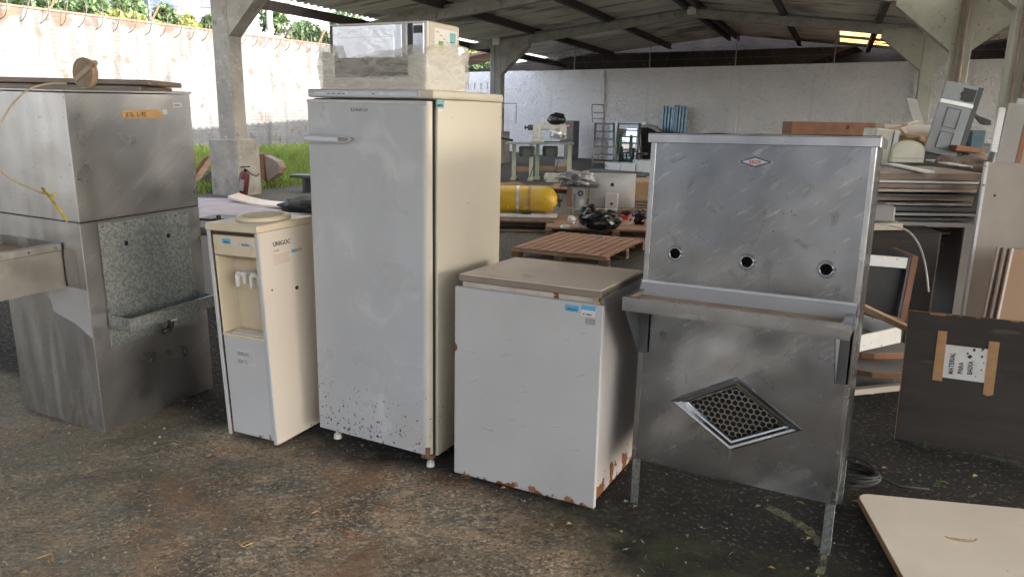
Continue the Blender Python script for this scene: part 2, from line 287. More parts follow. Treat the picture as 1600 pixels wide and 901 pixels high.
# ground
def ground_material():
    m = bpy.data.materials.new('dirt'); m.use_nodes = True; n = m.node_tree; b = n.nodes['Principled BSDF']; L = n.links.new
    g = n.nodes.new('ShaderNodeNewGeometry'); pos = g.outputs['Position']
    def nz(s, d=8, dist=0, rough=.6):
        x = n.nodes.new('ShaderNodeTexNoise'); x.inputs['Scale'].default_value = s; x.inputs['Detail'].default_value = d; x.inputs['Distortion'].default_value = dist
        x.inputs['Roughness'].default_value = rough; L(pos, x.inputs['Vector']); return x.outputs['Fac']
    def rp(f, a, c, t0=0, t1=1):
        x = n.nodes.new('ShaderNodeMapRange'); x.clamp = True
        for i, v in ((1, a), (2, c), (3, t0), (4, t1)): x.inputs[i].default_value = v
        L(f, x.inputs[0]); return x.outputs[0]
    def mx(f, a, c):
        x = n.nodes.new('ShaderNodeMix'); x.data_type = 'RGBA'; L(f, x.inputs['Factor'])
        for s, v in (('A', a), ('B', c)):
            i = [k for k in x.inputs if k.name == s and k.type == 'RGBA'][0]
            if hasattr(v, 'node'): L(v, i)
            else: i.default_value = (*v, 1)
        return [k for k in x.outputs if k.type == 'RGBA'][0]
    def ma(op, a, c):
        x = n.nodes.new('ShaderNodeMath'); x.operation = op
        for i, v in enumerate((a, c)):
            if hasattr(v, 'node'): L(v, x.inputs[i])
            else: x.inputs[i].default_value = v
        return x.outputs[0]
    sp = n.nodes.new('ShaderNodeSeparateXYZ'); L(pos, sp.inputs[0]); X, Y = sp.outputs[0], sp.outputs[1]
    def sz(scale, ang, st, d=8):
        x = n.nodes.new('ShaderNodeMapping'); x.inputs['Rotation'].default_value = (0, 0, R(ang)); x.inputs['Scale'].default_value = (1, st, 1); L(pos, x.inputs[0])
        y = n.nodes.new('ShaderNodeTexNoise'); y.inputs['Scale'].default_value = scale; y.inputs['Detail'].default_value = d; y.inputs['Roughness'].default_value = .68; y.inputs['Distortion'].default_value = .4
        L(x.outputs[0], y.inputs['Vector']); return y.outputs['Fac']
    c = mx(rp(nz(1.6, 5), .38, .62), (.38, .28, .19), (.26, .21, .155))
    c = mx(rp(sz(3.2, -30, 1.6), .47, .60), c, (.20, .19, .15))
    c = mx(rp(sz(4.5, -30, 1.5), .54, .66), c, (.48, .36, .235))
    c = mx(rp(nz(4.4, 6, 1), .58, .66), c, (.36, .19, .09))
    c = mx(rp(sz(9, -35, 1.8, 6), .52, .64, 0, .6), c, (.10, .08, .06))
    c = mx(rp(nz(1.1, 6, .8), .52, .64, 0, .65), c, (.085, .07, .055))
    c = mx(rp(nz(1.9, 5, .5), .60, .70, 0, .6), c, (.40, .31, .22))
    c = mx(rp(sz(42, -30, 1.3, 5), .53, .58, 0, .8), c, (.55, .45, .33))
    c = mx(rp(sz(55, -30, 1.3, 5), .54, .59, 0, .75), c, (.06, .05, .04))
    # left part greener
    k = ma('ADD', rp(X, -.2, -2.2), ma('MULTIPLY', ma('SUBTRACT', sz(1.8, -30, 2), .5), 2.2))
    c = mx(rp(k, .35, .8, 0, .6), c, mx(rp(sz(40, -30, 1.3), .42, .6), (.12, .125, .10), (.27, .25, .195)))
    c = mx(rp(nz(.9, 6, .6), .50, .62, 0, .55), c, (.10, .085, .066))
    c = mx(rp(nz(1.3, 6, .9), .55, .66, 0, .5), c, (.30, .17, .095))
    # dark damp soil right of and behind the row; shade under appliances painted in
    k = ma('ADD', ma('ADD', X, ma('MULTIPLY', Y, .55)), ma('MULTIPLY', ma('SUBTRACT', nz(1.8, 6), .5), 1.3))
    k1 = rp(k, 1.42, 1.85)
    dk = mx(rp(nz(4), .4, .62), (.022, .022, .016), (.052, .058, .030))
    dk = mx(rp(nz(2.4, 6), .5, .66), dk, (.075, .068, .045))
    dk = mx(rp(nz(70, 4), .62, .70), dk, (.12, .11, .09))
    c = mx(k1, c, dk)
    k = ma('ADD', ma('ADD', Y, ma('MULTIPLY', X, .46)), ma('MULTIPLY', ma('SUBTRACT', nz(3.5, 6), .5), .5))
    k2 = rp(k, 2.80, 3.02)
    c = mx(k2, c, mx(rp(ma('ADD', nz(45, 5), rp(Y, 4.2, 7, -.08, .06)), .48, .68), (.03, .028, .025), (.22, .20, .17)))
    # lawn soil far left
    k3 = rp(ma('SUBTRACT', Y, ma('MULTIPLY', X, .2)), 15.2, 15.8)
    c = mx(rp(nz(8), .4, .6), c, c)
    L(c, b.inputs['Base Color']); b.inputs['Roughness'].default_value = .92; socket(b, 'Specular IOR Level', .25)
    b1 = n.nodes.new('ShaderNodeBump'); b1.inputs['Strength'].default_value = .8; b1.inputs['Distance'].default_value = .03; L(sz(13, -30, 1.5), b1.inputs['Height'])
    b2 = n.nodes.new('ShaderNodeBump'); b2.inputs['Strength'].default_value = .9; b2.inputs['Distance'].default_value = .008; L(nz(75, 6), b2.inputs['Height']); L(b1.outputs[0], b2.inputs['Normal'])
    L(b2.outputs[0], b.inputs['Normal'])
    return m
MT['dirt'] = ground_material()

# left boundary wall: whitewash over brick
def wall_material(name, base, dirty, brick, scale=1, chap=False):
    m = bpy.data.materials.new(name); m.use_nodes = True; n = m.node_tree; b = n.nodes['Principled BSDF']; L = n.links.new
    tc = n.nodes.new('ShaderNodeTexCoord'); vec = tc.outputs['Object']
    def mapped(s, rot=(0, 0, 0)):
        x = n.nodes.new('ShaderNodeMapping'); x.inputs['Scale'].default_value = s; x.inputs['Rotation'].default_value = rot; L(vec, x.inputs[0]); return x.outputs[0]
    def nz(s, d=6, v=None, dist=0):
        x = n.nodes.new('ShaderNodeTexNoise'); x.inputs['Scale'].default_value = s; x.inputs['Detail'].default_value = d; x.inputs['Distortion'].default_value = dist
        L(v if v is not None else vec, x.inputs['Vector']); return x.outputs['Fac']
    def rp(f, a, c, t0=0, t1=1):
        x = n.nodes.new('ShaderNodeMapRange'); x.clamp = True
        for i, v in ((1, a), (2, c), (3, t0), (4, t1)): x.inputs[i].default_value = v
        L(f, x.inputs[0]); return x.outputs[0]
    def mx(f, a, c):
        x = n.nodes.new('ShaderNodeMix'); x.data_type = 'RGBA'; L(f, x.inputs['Factor'])
        for s, v in (('A', a), ('B', c)):
            i = [k for k in x.inputs if k.name == s and k.type == 'RGBA'][0]
            if hasattr(v, 'node'): L(v, i)
            else: i.default_value = (*v, 1)
        return [k for k in x.outputs if k.type == 'RGBA'][0]
    def ma(op, a, c):
        x = n.nodes.new('ShaderNodeMath'); x.operation = op
        for i, v in enumerate((a, c)):
            if hasattr(v, 'node'): L(v, x.inputs[i])
            else: x.inputs[i].default_value = v
        return x.outputs[0]
    sp = n.nodes.new('ShaderNodeSeparateXYZ'); L(vec, sp.inputs[0])
    c = mx(rp(nz(.9), .35, .65), base, dirty)
    if not chap:
        cb = n.nodes.new('ShaderNodeCombineXYZ'); L(sp.outputs[0], cb.inputs[0]); L(sp.outputs[2], cb.inputs[1])
        br = n.nodes.new('ShaderNodeTexBrick'); br.inputs['Scale'].default_value = 1; br.inputs['Brick Width'].default_value = .24; br.inputs['Row Height'].default_value = .11
        br.inputs['Mortar Size'].default_value = .012; br.inputs['Color1'].default_value = (1, 1, 1, 1); br.inputs['Color2'].default_value = (.75, .75, .75, 1); br.inputs['Mortar'].default_value = (0, 0, 0, 1)
        L(cb.outputs[0], br.inputs['Vector'])
        c = mx(rp(ma('ADD', nz(2.2, 6), ma('MULTIPLY', rp(sp.outputs[2], 3.5, 4.0), .09)), .60, .66), c, brick)
        st = nz(1.4, 7, mapped((2.2, 1, .18)))
        c = mx(ma('MULTIPLY', rp(ma('ADD', st, ma('MULTIPLY', rp(sp.outputs[2], 2.4, 4.0), .16)), .54, .68), .55), c, (.06, .054, .05))
        c = mx(ma('MULTIPLY', rp(nz(7, 6, mapped((.5, 1, 3))), .58, .66), .6), c, (.11, .10, .095))
        c = mx(ma('MULTIPLY', rp(nz(2.4, 8, mapped((1.6, 1, .7)), 1.5), .60, .70), .6), c, (.06, .055, .05))
        bm_ = n.nodes.new('ShaderNodeBump'); bm_.inputs['Strength'].default_value = .7; bm_.inputs['Distance'].default_value = .012; L(br.outputs['Color'], bm_.inputs['Height'])
        b2 = n.nodes.new('ShaderNodeBump'); b2.inputs['Strength'].default_value = .6; b2.inputs['Distance'].default_value = .02; L(nz(12), b2.inputs['Height']); L(bm_.outputs[0], b2.inputs['Normal'])
        L(b2.outputs[0], b.inputs['Normal'])
    else:
        st = nz(1.4, 7, mapped((1.6, 1, .2)))
        c = mx(ma('MULTIPLY', rp(st, .58, .74), .35), c, (.45, .42, .40))
        c = mx(ma('MULTIPLY', rp(nz(16, 4, None, .8), .53, .62), .12), c, (.45, .43, .43))
        b2 = n.nodes.new('ShaderNodeBump'); b2.inputs['Strength'].default_value = 1; b2.inputs['Distance'].default_value = .11; L(nz(7, 4, None, 1.2), b2.inputs['Height'])
        b3 = n.nodes.new('ShaderNodeBump'); b3.inputs['Strength'].default_value = .8; b3.inputs['Distance'].default_value = .05; L(nz(22, 4), b3.inputs['Height']); L(b2.outputs[0], b3.inputs['Normal'])
        L(b3.outputs[0], b.inputs['Normal'])
    L(c, b.inputs['Base Color']); b.inputs['Roughness'].default_value = .9
    return m
MT['wall_brick'] = wall_material('wall_brick', (.185, .185, .185), (.135, .135, .135), (.15, .085, .055))
MT['wall_white'] = wall_material('wall_white', (.90, .88, .89), (.84, .82, .82), (.4, .3, .2), chap=True)

# ------------------------------------------------------------------ mesh helpers
class MB:
    def __init__(s): s.v = []; s.f = []; s.mi = []; s.sm = []; s.X = Matrix.Identity(4)
    def add(s, vs, fs, mi=0, smooth=False):
        o = len(s.v); s.v += [tuple(s.X @ Vector(p)) for p in vs]
        for f in fs: s.f.append([i + o for i in f]); s.mi.append(mi); s.sm.append(smooth)
        return s
    def box(s, x0, x1, y0, y1, z0, z1, bev=0, mi=0, M=None, seg=1):
        b = bmesh.new(); bmesh.ops.create_cube(b, size=1)
        for v in b.verts: v.co = Vector(((x0 + x1) / 2 + v.co.x * (x1 - x0), (y0 + y1) / 2 + v.co.y * (y1 - y0), (z0 + z1) / 2 + v.co.z * (z1 - z0)))
        if bev: bmesh.ops.bevel(b, geom=b.edges[:], offset=bev, segments=seg, affect='EDGES', profile=.5)
        b.verts.index_update(); vs = [v.co.copy() for v in b.verts]
        if M is not None: vs = [M @ v for v in vs]
        s.add(vs, [[v.index for v in f.verts] for f in b.faces], mi, seg > 1); b.free(); return s
    def cyl(s, p0, p1, r, r2=None, n=14, mi=0, caps=True, smooth=True):
        p0 = Vector(p0); p1 = Vector(p1); r2 = r if r2 is None else r2
        d = (p1 - p0).normalized(); a = d.orthogonal().normalized(); b = d.cross(a)
        vs = []
        for p, q in ((p0, r), (p1, r2)):
            vs += [p + a * (q * math.cos(2 * math.pi * i / n)) + b * (q * math.sin(2 * math.pi * i / n)) for i in range(n)]
        s.add(vs, [[i, (i + 1) % n, n + (i + 1) % n, n + i] for i in range(n)], mi, smooth)
        if caps:
            s.add(vs[:n], [list(range(n))[::-1]], mi); s.add(vs[n:], [list(range(n))], mi)
        return s
    def tube(s, pts, r, n=8, mi=0, rs=None):
        pts = [Vector(p) for p in pts]; vs = []; a = None
        for i, p in enumerate(pts):
            d = (pts[min(i + 1, len(pts) - 1)] - pts[max(i - 1, 0)]).normalized()
            if a is None: a = d.orthogonal().normalized()
            a = (a - d * a.dot(d)).normalized(); b = d.cross(a); q = rs[i] if rs else r
            vs += [p + a * (q * math.cos(2 * math.pi * k / n)) + b * (q * math.sin(2 * math.pi * k / n)) for k in range(n)]
        fs = [[i * n + k, i * n + (k + 1) % n, (i + 1) * n + (k + 1) % n, (i + 1) * n + k] for i in range(len(pts) - 1) for k in range(n)]
        fs += [list(range(n))[::-1], [(len(pts) - 1) * n + k for k in range(n)]]
        return s.add(vs, fs, mi, True)
    def bar(s, p0, p1, w, h, mi=0, up=(0, 0, 1)):
        p0 = Vector(p0); p1 = Vector(p1); d = (p1 - p0).normalized(); u = Vector(up)
        if abs(d.dot(u)) > .98: u = Vector((0, 1, 0))
        a = d.cross(u).normalized() * w / 2; b = a.cross(d).normalized() * h / 2
        vs = [p + i * a + j * b for p in (p0, p1) for i, j in ((-1, -1), (1, -1), (1, 1), (-1, 1))]
        return s.add(vs, [[3, 2, 1, 0], [4, 5, 6, 7], [0, 1, 5, 4], [1, 2, 6, 5], [2, 3, 7, 6], [3, 0, 4, 7]], mi)
    def prism(s, poly, ext, mi=0, smooth=False):          # poly: list of 3d points, ext: vector
        n = len(poly); e = Vector(ext); p = [Vector(q) for q in poly]
        vs = p + [q + e for q in p]
        s.add(vs, [list(range(n))[::-1], list(range(n, 2 * n))], mi)
        return s.add(vs, [[i, (i + 1) % n, n + (i + 1) % n, n + i] for i in range(n)], mi, smooth)
    def lathe(s, prof, c=(0, 0, 0), n=28, mi=0):
        c = Vector(c); vs = [c + Vector((r * math.cos(2 * math.pi * i / n), r * math.sin(2 * math.pi * i / n), z)) for r, z in prof for i in range(n)]
        return s.add(vs, [[j * n + i, j * n + (i + 1) % n, (j + 1) * n + (i + 1) % n, (j + 1) * n + i] for j in range(len(prof) - 1) for i in range(n)], mi, True)
    def blob(s, c, r, amp=.3, fr=3, sub=3, mi=0, seed=0, flat=0, smooth=True):
        b = bmesh.new(); bmesh.ops.create_icosphere(b, subdivisions=sub, radius=1)
        vs = []
        for v in b.verts:
            q = v.co.copy(); k = 1 + amp * noise.noise(q * fr + Vector((seed * 7.1, seed, 3))) + amp * .5 * noise.noise(q * fr * 2.7 + Vector((seed, 5, seed)))
            q = Vector((q.x * r[0] * k, q.y * r[1] * k, max(q.z * r[2] * k, -flat) if flat else q.z * r[2] * k)); vs.append(q + Vector(c))
        b.verts.index_update(); s.add(vs, [[v.index for v in f.verts] for f in b.faces], mi, smooth); b.free(); return s
    def panel(s, x0, x1, z0, z1, y, holes, r, cell=.03, mi=0, n=16):      # front sheet in the xz plane with round holes at one height
        cs = sorted(holes); pos = x0; zc = cs[0][1]
        def q(a, b, c, d): s.add([(a, y, c), (b, y, c), (b, y, d), (a, y, d)], [[0, 1, 2, 3]], mi)
        for cx, cz in cs:
            q(pos, cx - cell, z0, z1); q(cx - cell, cx + cell, z0, cz - cell); q(cx - cell, cx + cell, cz + cell, z1)
            vo = []; vi = []
            for i in range(n):
                t = 2 * math.pi * i / n; c, d = math.cos(t), math.sin(t); k = max(abs(c), abs(d))
                vo.append((cx + cell * c / k, y, cz + cell * d / k)); vi.append((cx + r * c, y, cz + r * d))
            vb = [(a, y + .02, b) for a, _, b in vi]
            s.add(vo + vi + vb, [[i, (i + 1) % n, n + (i + 1) % n, n + i] for i in range(n)] + [[n + i, n + (i + 1) % n, 2 * n + (i + 1) % n, 2 * n + i] for i in range(n)], mi)
            pos = cx + cell
        q(pos, x1, z0, z1); return s
    def build(s, name, mats, parent=None, label=None, loc=None, rot=None):
        me = bpy.data.meshes.new(name); me.from_pydata(s.v, [], s.f); me.update()
        if not isinstance(mats, (list, tuple)): mats = [mats]
        for q in mats: me.materials.append(MT[q])
        me.polygons.foreach_set('material_index', s.mi); me.polygons.foreach_set('use_smooth', s.sm)
        o = bpy.data.objects.new(name, me); COL.objects.link(o)
        if parent is not None: o.parent = parent
        if label: o['label'] = label
        if loc is not None: o.location = loc
        if rot is not None: o.rotation_euler = rot
        return o
def tag(o, label=None, cat=None, group=None, kind=None):
    for k, v in (('label', label), ('category', cat), ('group', group), ('kind', kind)):
        if v: o[k] = v
    return o
def thing(name, label, cat, loc=(0, 0, 0), yaw=0, rx=0, ry=0, group=None):
    o = bpy.data.objects.new(name, None); COL.objects.link(o); o.empty_display_size = .1; o.location = loc
    o.rotation_euler = (Matrix.Rotation(R(yaw), 3, 'Z') @ Matrix.Rotation(R(rx), 3, 'X') @ Matrix.Rotation(R(ry), 3, 'Y')).to_euler()
    return tag(o, label, cat, group)
def kids(o): return [c for c in bpy.data.objects if c.parent == o]
def copy_tree(o, parent=None):
    c = o.copy(); COL.objects.link(c)
    if parent is not None: c.parent = parent
    for ch in kids(o): copy_tree(ch, c)
    return c
def box(name, mats, parent, *a, bev=.003, label=None, **k): return MB().box(*a, bev=bev, **k).build(name, mats, parent, label)
def text(name, body, size, mt, parent, loc, rot=(R(90), 0, 0), sx=1, ext=.0006, sp=1, align='LEFT', bold=0):
    cu = bpy.data.curves.new(name, 'FONT'); cu.body = body; cu.size = size; cu.extrude = ext; cu.space_character = sp; cu.align_x = align; cu.offset = bold; cu.resolution_u = 3
    t = bpy.data.objects.new(name, cu); me = bpy.data.meshes.new_from_object(t); bpy.data.objects.remove(t)
    o = bpy.data.objects.new(name, me); COL.objects.link(o); me.materials.append(MT[mt]); o.parent = parent; o.location = loc; o.rotation_euler = rot; o.scale = (sx, 1, 1)
    return o

# ================================================================== SETTING
def gh(x, y):
    # distance in front of the left boundary wall
    d = (x + 12.3) * math.cos(R(30)) - (y - 18.76) * math.sin(R(30))
    t = max(0, min(1, (6.5 - d) / 6.0)); far = max(0, min(1, (y - 14.5) / 2)) if x > -9 else max(0, min(1, (y - 9) / 4))
    return .35 * t * t * (3 - 2 * t) * far
def axis(lo, hi, step, outer):
    a = []; x = lo
    while x < hi: a.append(x); x += step
    l = []; x = lo; s_ = step
    while x > -outer: s_ = min(s_ * 1.25, 25); x -= s_; l.append(x)
    r_ = []; x = hi; s_ = step
    while x < outer: r_.append(x); s_ = min(s_ * 1.25, 25); x += s_
    return l[::-1] + a + r_
xs = axis(-3.4, 3.2, .028, 400); ys = axis(1.6, 5.2, .028, 400)
vs = []
for y in ys:
    for x in xs:
        z = gh(x, y)
        if -6 < x < 8 and 0 < y < 14:
            p = Vector((x, y, 0)); z += .010 * noise.noise(p * 1.7) + .007 * noise.noise(p * 5.3) + .0045 * noise.noise(p * 14)
        vs.append((x, y, z))
nx = len(xs); g = MB(); g.v = vs
for j in range(len(ys) - 1):
    for i in range(nx - 1): g.f.append([j * nx + i, j * nx + i + 1, (j + 1) * nx + i + 1, (j + 1) * nx + i])
g.mi = [0] * len(g.f); g.sm = [True] * len(g.f)
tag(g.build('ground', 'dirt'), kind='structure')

# concrete slab beside the lawn (pale paving between cooler and pillar)
s = MB(); P_ = [gnd(215, 345), gnd(520, 345), gnd(520, 330), gnd(492, 331), gnd(357, 313), gnd(215, 309)]
s.prism([(p.x, p.y, .0) for p in P_], (0, 0, .035)); tag(s.build('paving', 'slab'), kind='structure')

# ---- boundary walls
LWD = 30.0
lw0 = Vector((-12.3, 18.76, 0)); lwd = Vector((math.sin(R(30)), math.cos(R(30)), 0))
t = thing('boundary_wall', 'tall whitewashed brick wall with peeling patches, behind the lawn at the left', 'wall', lw0 - lwd * 22, 60)
Lw = 22 + 17.8
MB().box(0, Lw, 0, .2, -.3, 3.98).build('wall', 'wall_brick', t)
MB().box(0, Lw, -.02, .22, 3.98, 4.03).build('coping', 'tile_red', t)
k = 0
for X_ in (20.4, 23.2, 26.0, 29.2, 32.6, 36):
    MB().bar((X_, .1, 4.0), (X_ + .25, .0, 4.5), .05, .05).build('wire_bracket', 'rust', t)
pts = []
for i in range(700):
    a = i * .42; X_ = 17 + i * .0315
    pts.append((X_ + .02 * math.sin(i), .02 + .30 * math.sin(a) * .75, 4.0 + .34 * math.cos(a)))
MB().tube(pts, .011, 4).build('razor_wire', 'wire', t)

ww0 = Vector((-3.4, 34.2, 0)); wwyaw = -35.1
t = thing('boundary_wall', 'long white rough-plastered wall with narrow piers, behind the sewing tables', 'wall', ww0, wwyaw)
Lw2 = 40
a = MB()
# first 3.6 m has the open slots
slots = [(1.35 + .36 * i, 2.72) for i in range(6)] + [(1.17 + .36 * i, 2.36) for i in range(6)]
MB().box(0, 4.6, 0, .2, -.2, 2.2).box(0, 4.6, 0, .2, 3.1, 3.4).box(0, 1.0, 0, .2, 2.2, 3.1).box(3.5, 4.6, 0, .2, 2.2, 3.1).build('wall_end', 'wall_white', t)
sl_ = MB()
zr = [2.2, 2.28, 2.56, 2.66, 2.94, 3.1]
for r_ in range(5):
    z0, z1 = zr[r_], zr[r_ + 1]
    if r_ in (1, 3):
        x = 1.0; off = 1.15 if r_ == 1 else 1.33
        for i in range(7):
            xa = off + i * .34
            if xa + .06 > 3.5: break
            sl_.box(x, xa, 0, .2, z0, z1); x = xa + .06
        sl_.box(x, 3.5, 0, .2, z0, z1)
    else: sl_.box(1.0, 3.5, 0, .2, z0, z1)
sl_.build('slotted_blocks', 'wall_white', t)
MB().box(4.6, Lw2, 0, .2, -.2, 3.38).build('wall', 'wall_white', t)
for X_ in (8.05, 13.25, 18.9, 24.5, 30):
    MB().box(X_, X_ + .3, -.09, -.002, -.1, 3.36).build('pier', 'wall_white', t)
pts = [(3 + i * .045, .1 + .16 * math.sin(i * .35), 3.75 + .3 * math.cos(i * .35)) for i in range(560)]
MB().tube(pts, .006, 4).build('razor_wire', 'wire', t)
for i in range(9):
    MB().cyl((3.7 + i * 3.2, .1, 3.35), (3.7 + i * 3.2, .1, 4.35), .02, n=6).build('wire_rod', 'wire_pale', t)
sw = MB()
for z_ in (3.65, 3.9, 4.15): sw.cyl((1, .1, z_), (30, .1, z_), .004, n=4)
sw.build('strand_wire', 'wire_pale', t)

# white building behind the photographer (seen only as reflections)
bb = SH0 + SU * 4 + SV * (-21)
MT['wall_rear'] = wall_material('wall_rear', (.55, .55, .55), (.42, .42, .42), (.4, .3, .2), chap=True)
t = thing('yard_building', 'white painted building standing across the yard behind the viewer', 'building', bb, -23.1)
MB().box(-14, 16, -6, .2, 0, 6.5).build('wall', 'wall_rear', t)
for X_ in (-9, -3, 3, 9): MB().box(X_, X_ + .6, .2, .5, 0, 6.6).build('pier', 'dark_grey', t)

def on_wall(px, off):
    r = ray(px, 185); a_ = Vector((math.cos(R(wwyaw)), math.sin(R(wwyaw)), 0)); n_ = Vector((-a_.y, a_.x, 0))
    k = (ww0.x * n_.x + ww0.y * n_.y - off) / (r.x * n_.x + r.y * n_.y); return Vector((r.x * k, r.y * k, 0))
# ---- the shed
t = thing('open_shed', 'open shed with concrete pillars and beams and a corrugated sheet roof', 'shed', SH0, -23.1)
SHED = t
SP = 12.85; HE = 3.96; HR = 4.70; BAY = 6.2; TN = (HR - HE) / (SP / 2)
def zr_(a):
    a = a % SP if a >= 0 else a
    return HE + TN * a if a <= SP / 2 else HR - TN * (a - SP / 2)
B0, B1 = -15.2, 22.0  # roof lengthened out of view behind the camera to cut front light
def beamz(a): return zr_(a)
for b in (-BAY, 0, BAY, 2 * BAY):
    for bayi in (0, 1):
        o = bayi * SP
        m_ = MB()
        def seg(a0, z0, a1, z1, h0=.34, h1=.28, w=.2):
            m_.prism([(a0, b - w / 2, z0 - h0 / 2), (a1, b - w / 2, z1 - h1 / 2), (a1, b - w / 2, z1 + h1 / 2), (a0, b - w / 2, z0 + h0 / 2)], (0, w, 0))
        if bayi == 0: seg(-1.05, HE - .11, 0, HE, .16, .30)
        seg(o, HE, o + SP / 2, HR); seg(o + SP / 2, HR, o + SP, HE, .28, .34)
        m_.build('beam', 'concrete', t)
    if b == -BAY: cols = (SP,)
    for a_, mt in ((0, 'concrete'), (SP, 'concrete_green'), (2 * SP, 'concrete_green')):
        w_ = .40 if a_ == 0 else .36
        c = MB().box(a_ - w_ / 2, a_ + w_ / 2, b - .17, b + .17, 0, HE + .12, bev=.02)
        # haunches
        hs = (1,) if a_ == 0 else (-1, 1)
        for s_ in hs:
            L1 = .95 if a_ == 0 else 1.05
            c.prism([(a_ + s_ * w_ / 2, b - .16, HE - 1.0), (a_ + s_ * (w_ / 2 + L1), b - .16, HE - .12), (a_ + s_ * (w_ / 2 + L1), b - .16, HE + .1), (a_ + s_ * w_ / 2, b - .16, HE + .1)], (0, .32, 0))
        c.build('column', mt, t)
        if a_ == 0: MB().box(a_ - .36, a_ + .36, b - .3, b + .3, -.05, 1.07, bev=.02).build('pillar_base', 'concrete', t)
        if a_ == SP and b in (0, BAY): MB().cyl((a_ + .02, b - .215, .1), (a_ + .02, b - .215, HE), .035, n=10).cyl((a_ - .1, b - .2, .1), (a_ - .1, b - .2, HE), .022, n=8).build('drain_pipe', 'board_brown', t)
# purlins
for bayi in (0, 1):
    for a_ in ([-1.05] if bayi == 0 else []) + [1.3, 3.8, 6.25, 6.6, 9.0, 11.5]:
        A_ = a_ + bayi * SP; z_ = zr_(A_) + (.20 if a_ > 0 else .06)
        p = MB().box(A_ - .05, A_ + .05, B0 + .3, B1 - .1, z_ - .10, z_ + .10)
        p.box(A_ - .05, A_ + .10, B0 + .3, B1 - .1, z_ - .112, z_ - .10)
        p.build('purlin', 'purlin', t)
# corrugated sheets: real waves; every sheet 1.05 m wide slightly offset
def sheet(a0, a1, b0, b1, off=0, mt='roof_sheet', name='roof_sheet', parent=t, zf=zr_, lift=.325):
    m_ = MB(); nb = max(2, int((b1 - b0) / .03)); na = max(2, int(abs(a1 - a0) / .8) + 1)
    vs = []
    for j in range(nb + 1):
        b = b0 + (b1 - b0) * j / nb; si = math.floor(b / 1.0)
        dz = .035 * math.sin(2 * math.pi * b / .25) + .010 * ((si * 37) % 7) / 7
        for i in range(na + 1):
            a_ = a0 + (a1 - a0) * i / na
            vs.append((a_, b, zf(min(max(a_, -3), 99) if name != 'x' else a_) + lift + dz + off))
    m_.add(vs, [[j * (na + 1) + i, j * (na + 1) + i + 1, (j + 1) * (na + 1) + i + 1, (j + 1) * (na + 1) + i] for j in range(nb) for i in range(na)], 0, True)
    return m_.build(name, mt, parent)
SKY = [(10.5, 12.5, 16.7, 18.2), (10.5, 12.5, 19.4, 20.7), (13.6, 15.3, 16.7, 18.2), (13.6, 15.3, 19.4, 20.5)]
K('added_skylight', (.75, .72, .62), .6)  # for translucent roof strips added out of view to let in light
n_ = MT['added_skylight'].node_tree; tb = n_.nodes.new('ShaderNodeBsdfTranslucent'); tb.inputs[0].default_value = (.72, .70, .62, 1)
for l in list(n_.links):
    if l.to_node.type == 'OUTPUT_MATERIAL': n_.links.remove(l)
n_.links.new(tb.outputs[0], n_.nodes['Material Output'].inputs[0])
def slope_with_sky(a0, a1, sk):
    lo, hi = sk[0][0], sk[0][1]
    sheet(a0, lo, B0, B1); sheet(hi, a1, B0, B1)
    b = B0
    for s_ in sk:
        sheet(lo, hi, b, s_[2]); sheet(lo, hi, s_[2], s_[3], mt='skylight', name='skylight'); b = s_[3]
    sheet(lo, hi, b, B1)
ADDED_STRIPS = [(-4.0, -2.9), (-1.0, .1), (2.0, 3.1), (5.6, 8.6)]  # unseen translucent strips, added to brighten the inside of the shed
def slope_with_sky(a0, a1, sk, mids=ADDED_STRIPS):
    strips = [(b0, b1, 'added_skylight') for b0, b1 in mids] + [(q[2], q[3], 'skylight') for q in sk]
    lo, hi = (sk[0][0], sk[0][1]) if sk else (a0 + .5, a1 - .5)
    if lo - a0 > .05: sheet(a0, lo, B0, B1)
    if a1 - hi > .05: sheet(hi, a1, B0, B1)
    b = B0
    for b0, b1, mt in strips:
        sheet(lo, hi, b, b0); sheet(lo, hi, b0, b1, mt=mt, name='skylight'); b = b1
    sheet(lo, hi, b, B1)
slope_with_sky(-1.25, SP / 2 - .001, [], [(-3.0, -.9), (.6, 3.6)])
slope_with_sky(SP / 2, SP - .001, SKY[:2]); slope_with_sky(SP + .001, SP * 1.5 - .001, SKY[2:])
slope_with_sky(SP * 1.5, SP * 2 - .001, [], [(-13, -7), (-6, 0), (1, 7), (8, 12)])  # wide translucent strips added here too, for interior light
# conduits and junction boxes on the far frame, switch box on its left pillar
c = MB()
b = 2 * BAY - .13
c.tube([(.1, b - .02, 1.2), (.1, b - .02, HE - .05)], .018, 6).tube([(.0, b - .1, 1.0), (.0, b - .1, HE - .1)], .018, 6)
c.tube([(.15, b, HE + .12), (SP / 2, b, HR + .1), (SP - .3, b, HE + .15)], .018, 6)
c.build('conduit', 'plastic_pipe', t)
for a_, z_ in ((.05, HE + .02), (SP / 2, HR + .02), (SP - .1, HE + .02)): MB().box(a_ - .12, a_ + .12, b - .16, b - .04, z_ - .1, z_ + .12, bev=.01).build('junction_box', 'white_plastic', t)
MB().box(-.02, .36, b - .3, b - .08, 1.85, 2.2, bev=.02).build('switch_box', 'cream_plain', t)
MB().tube([(.36, b - .2, 2.0), (.85, b - .2, 2.0), (.85, b - .2, 1.35)], .015, 6).build('conduit_arm', 'plastic_pipe', t)

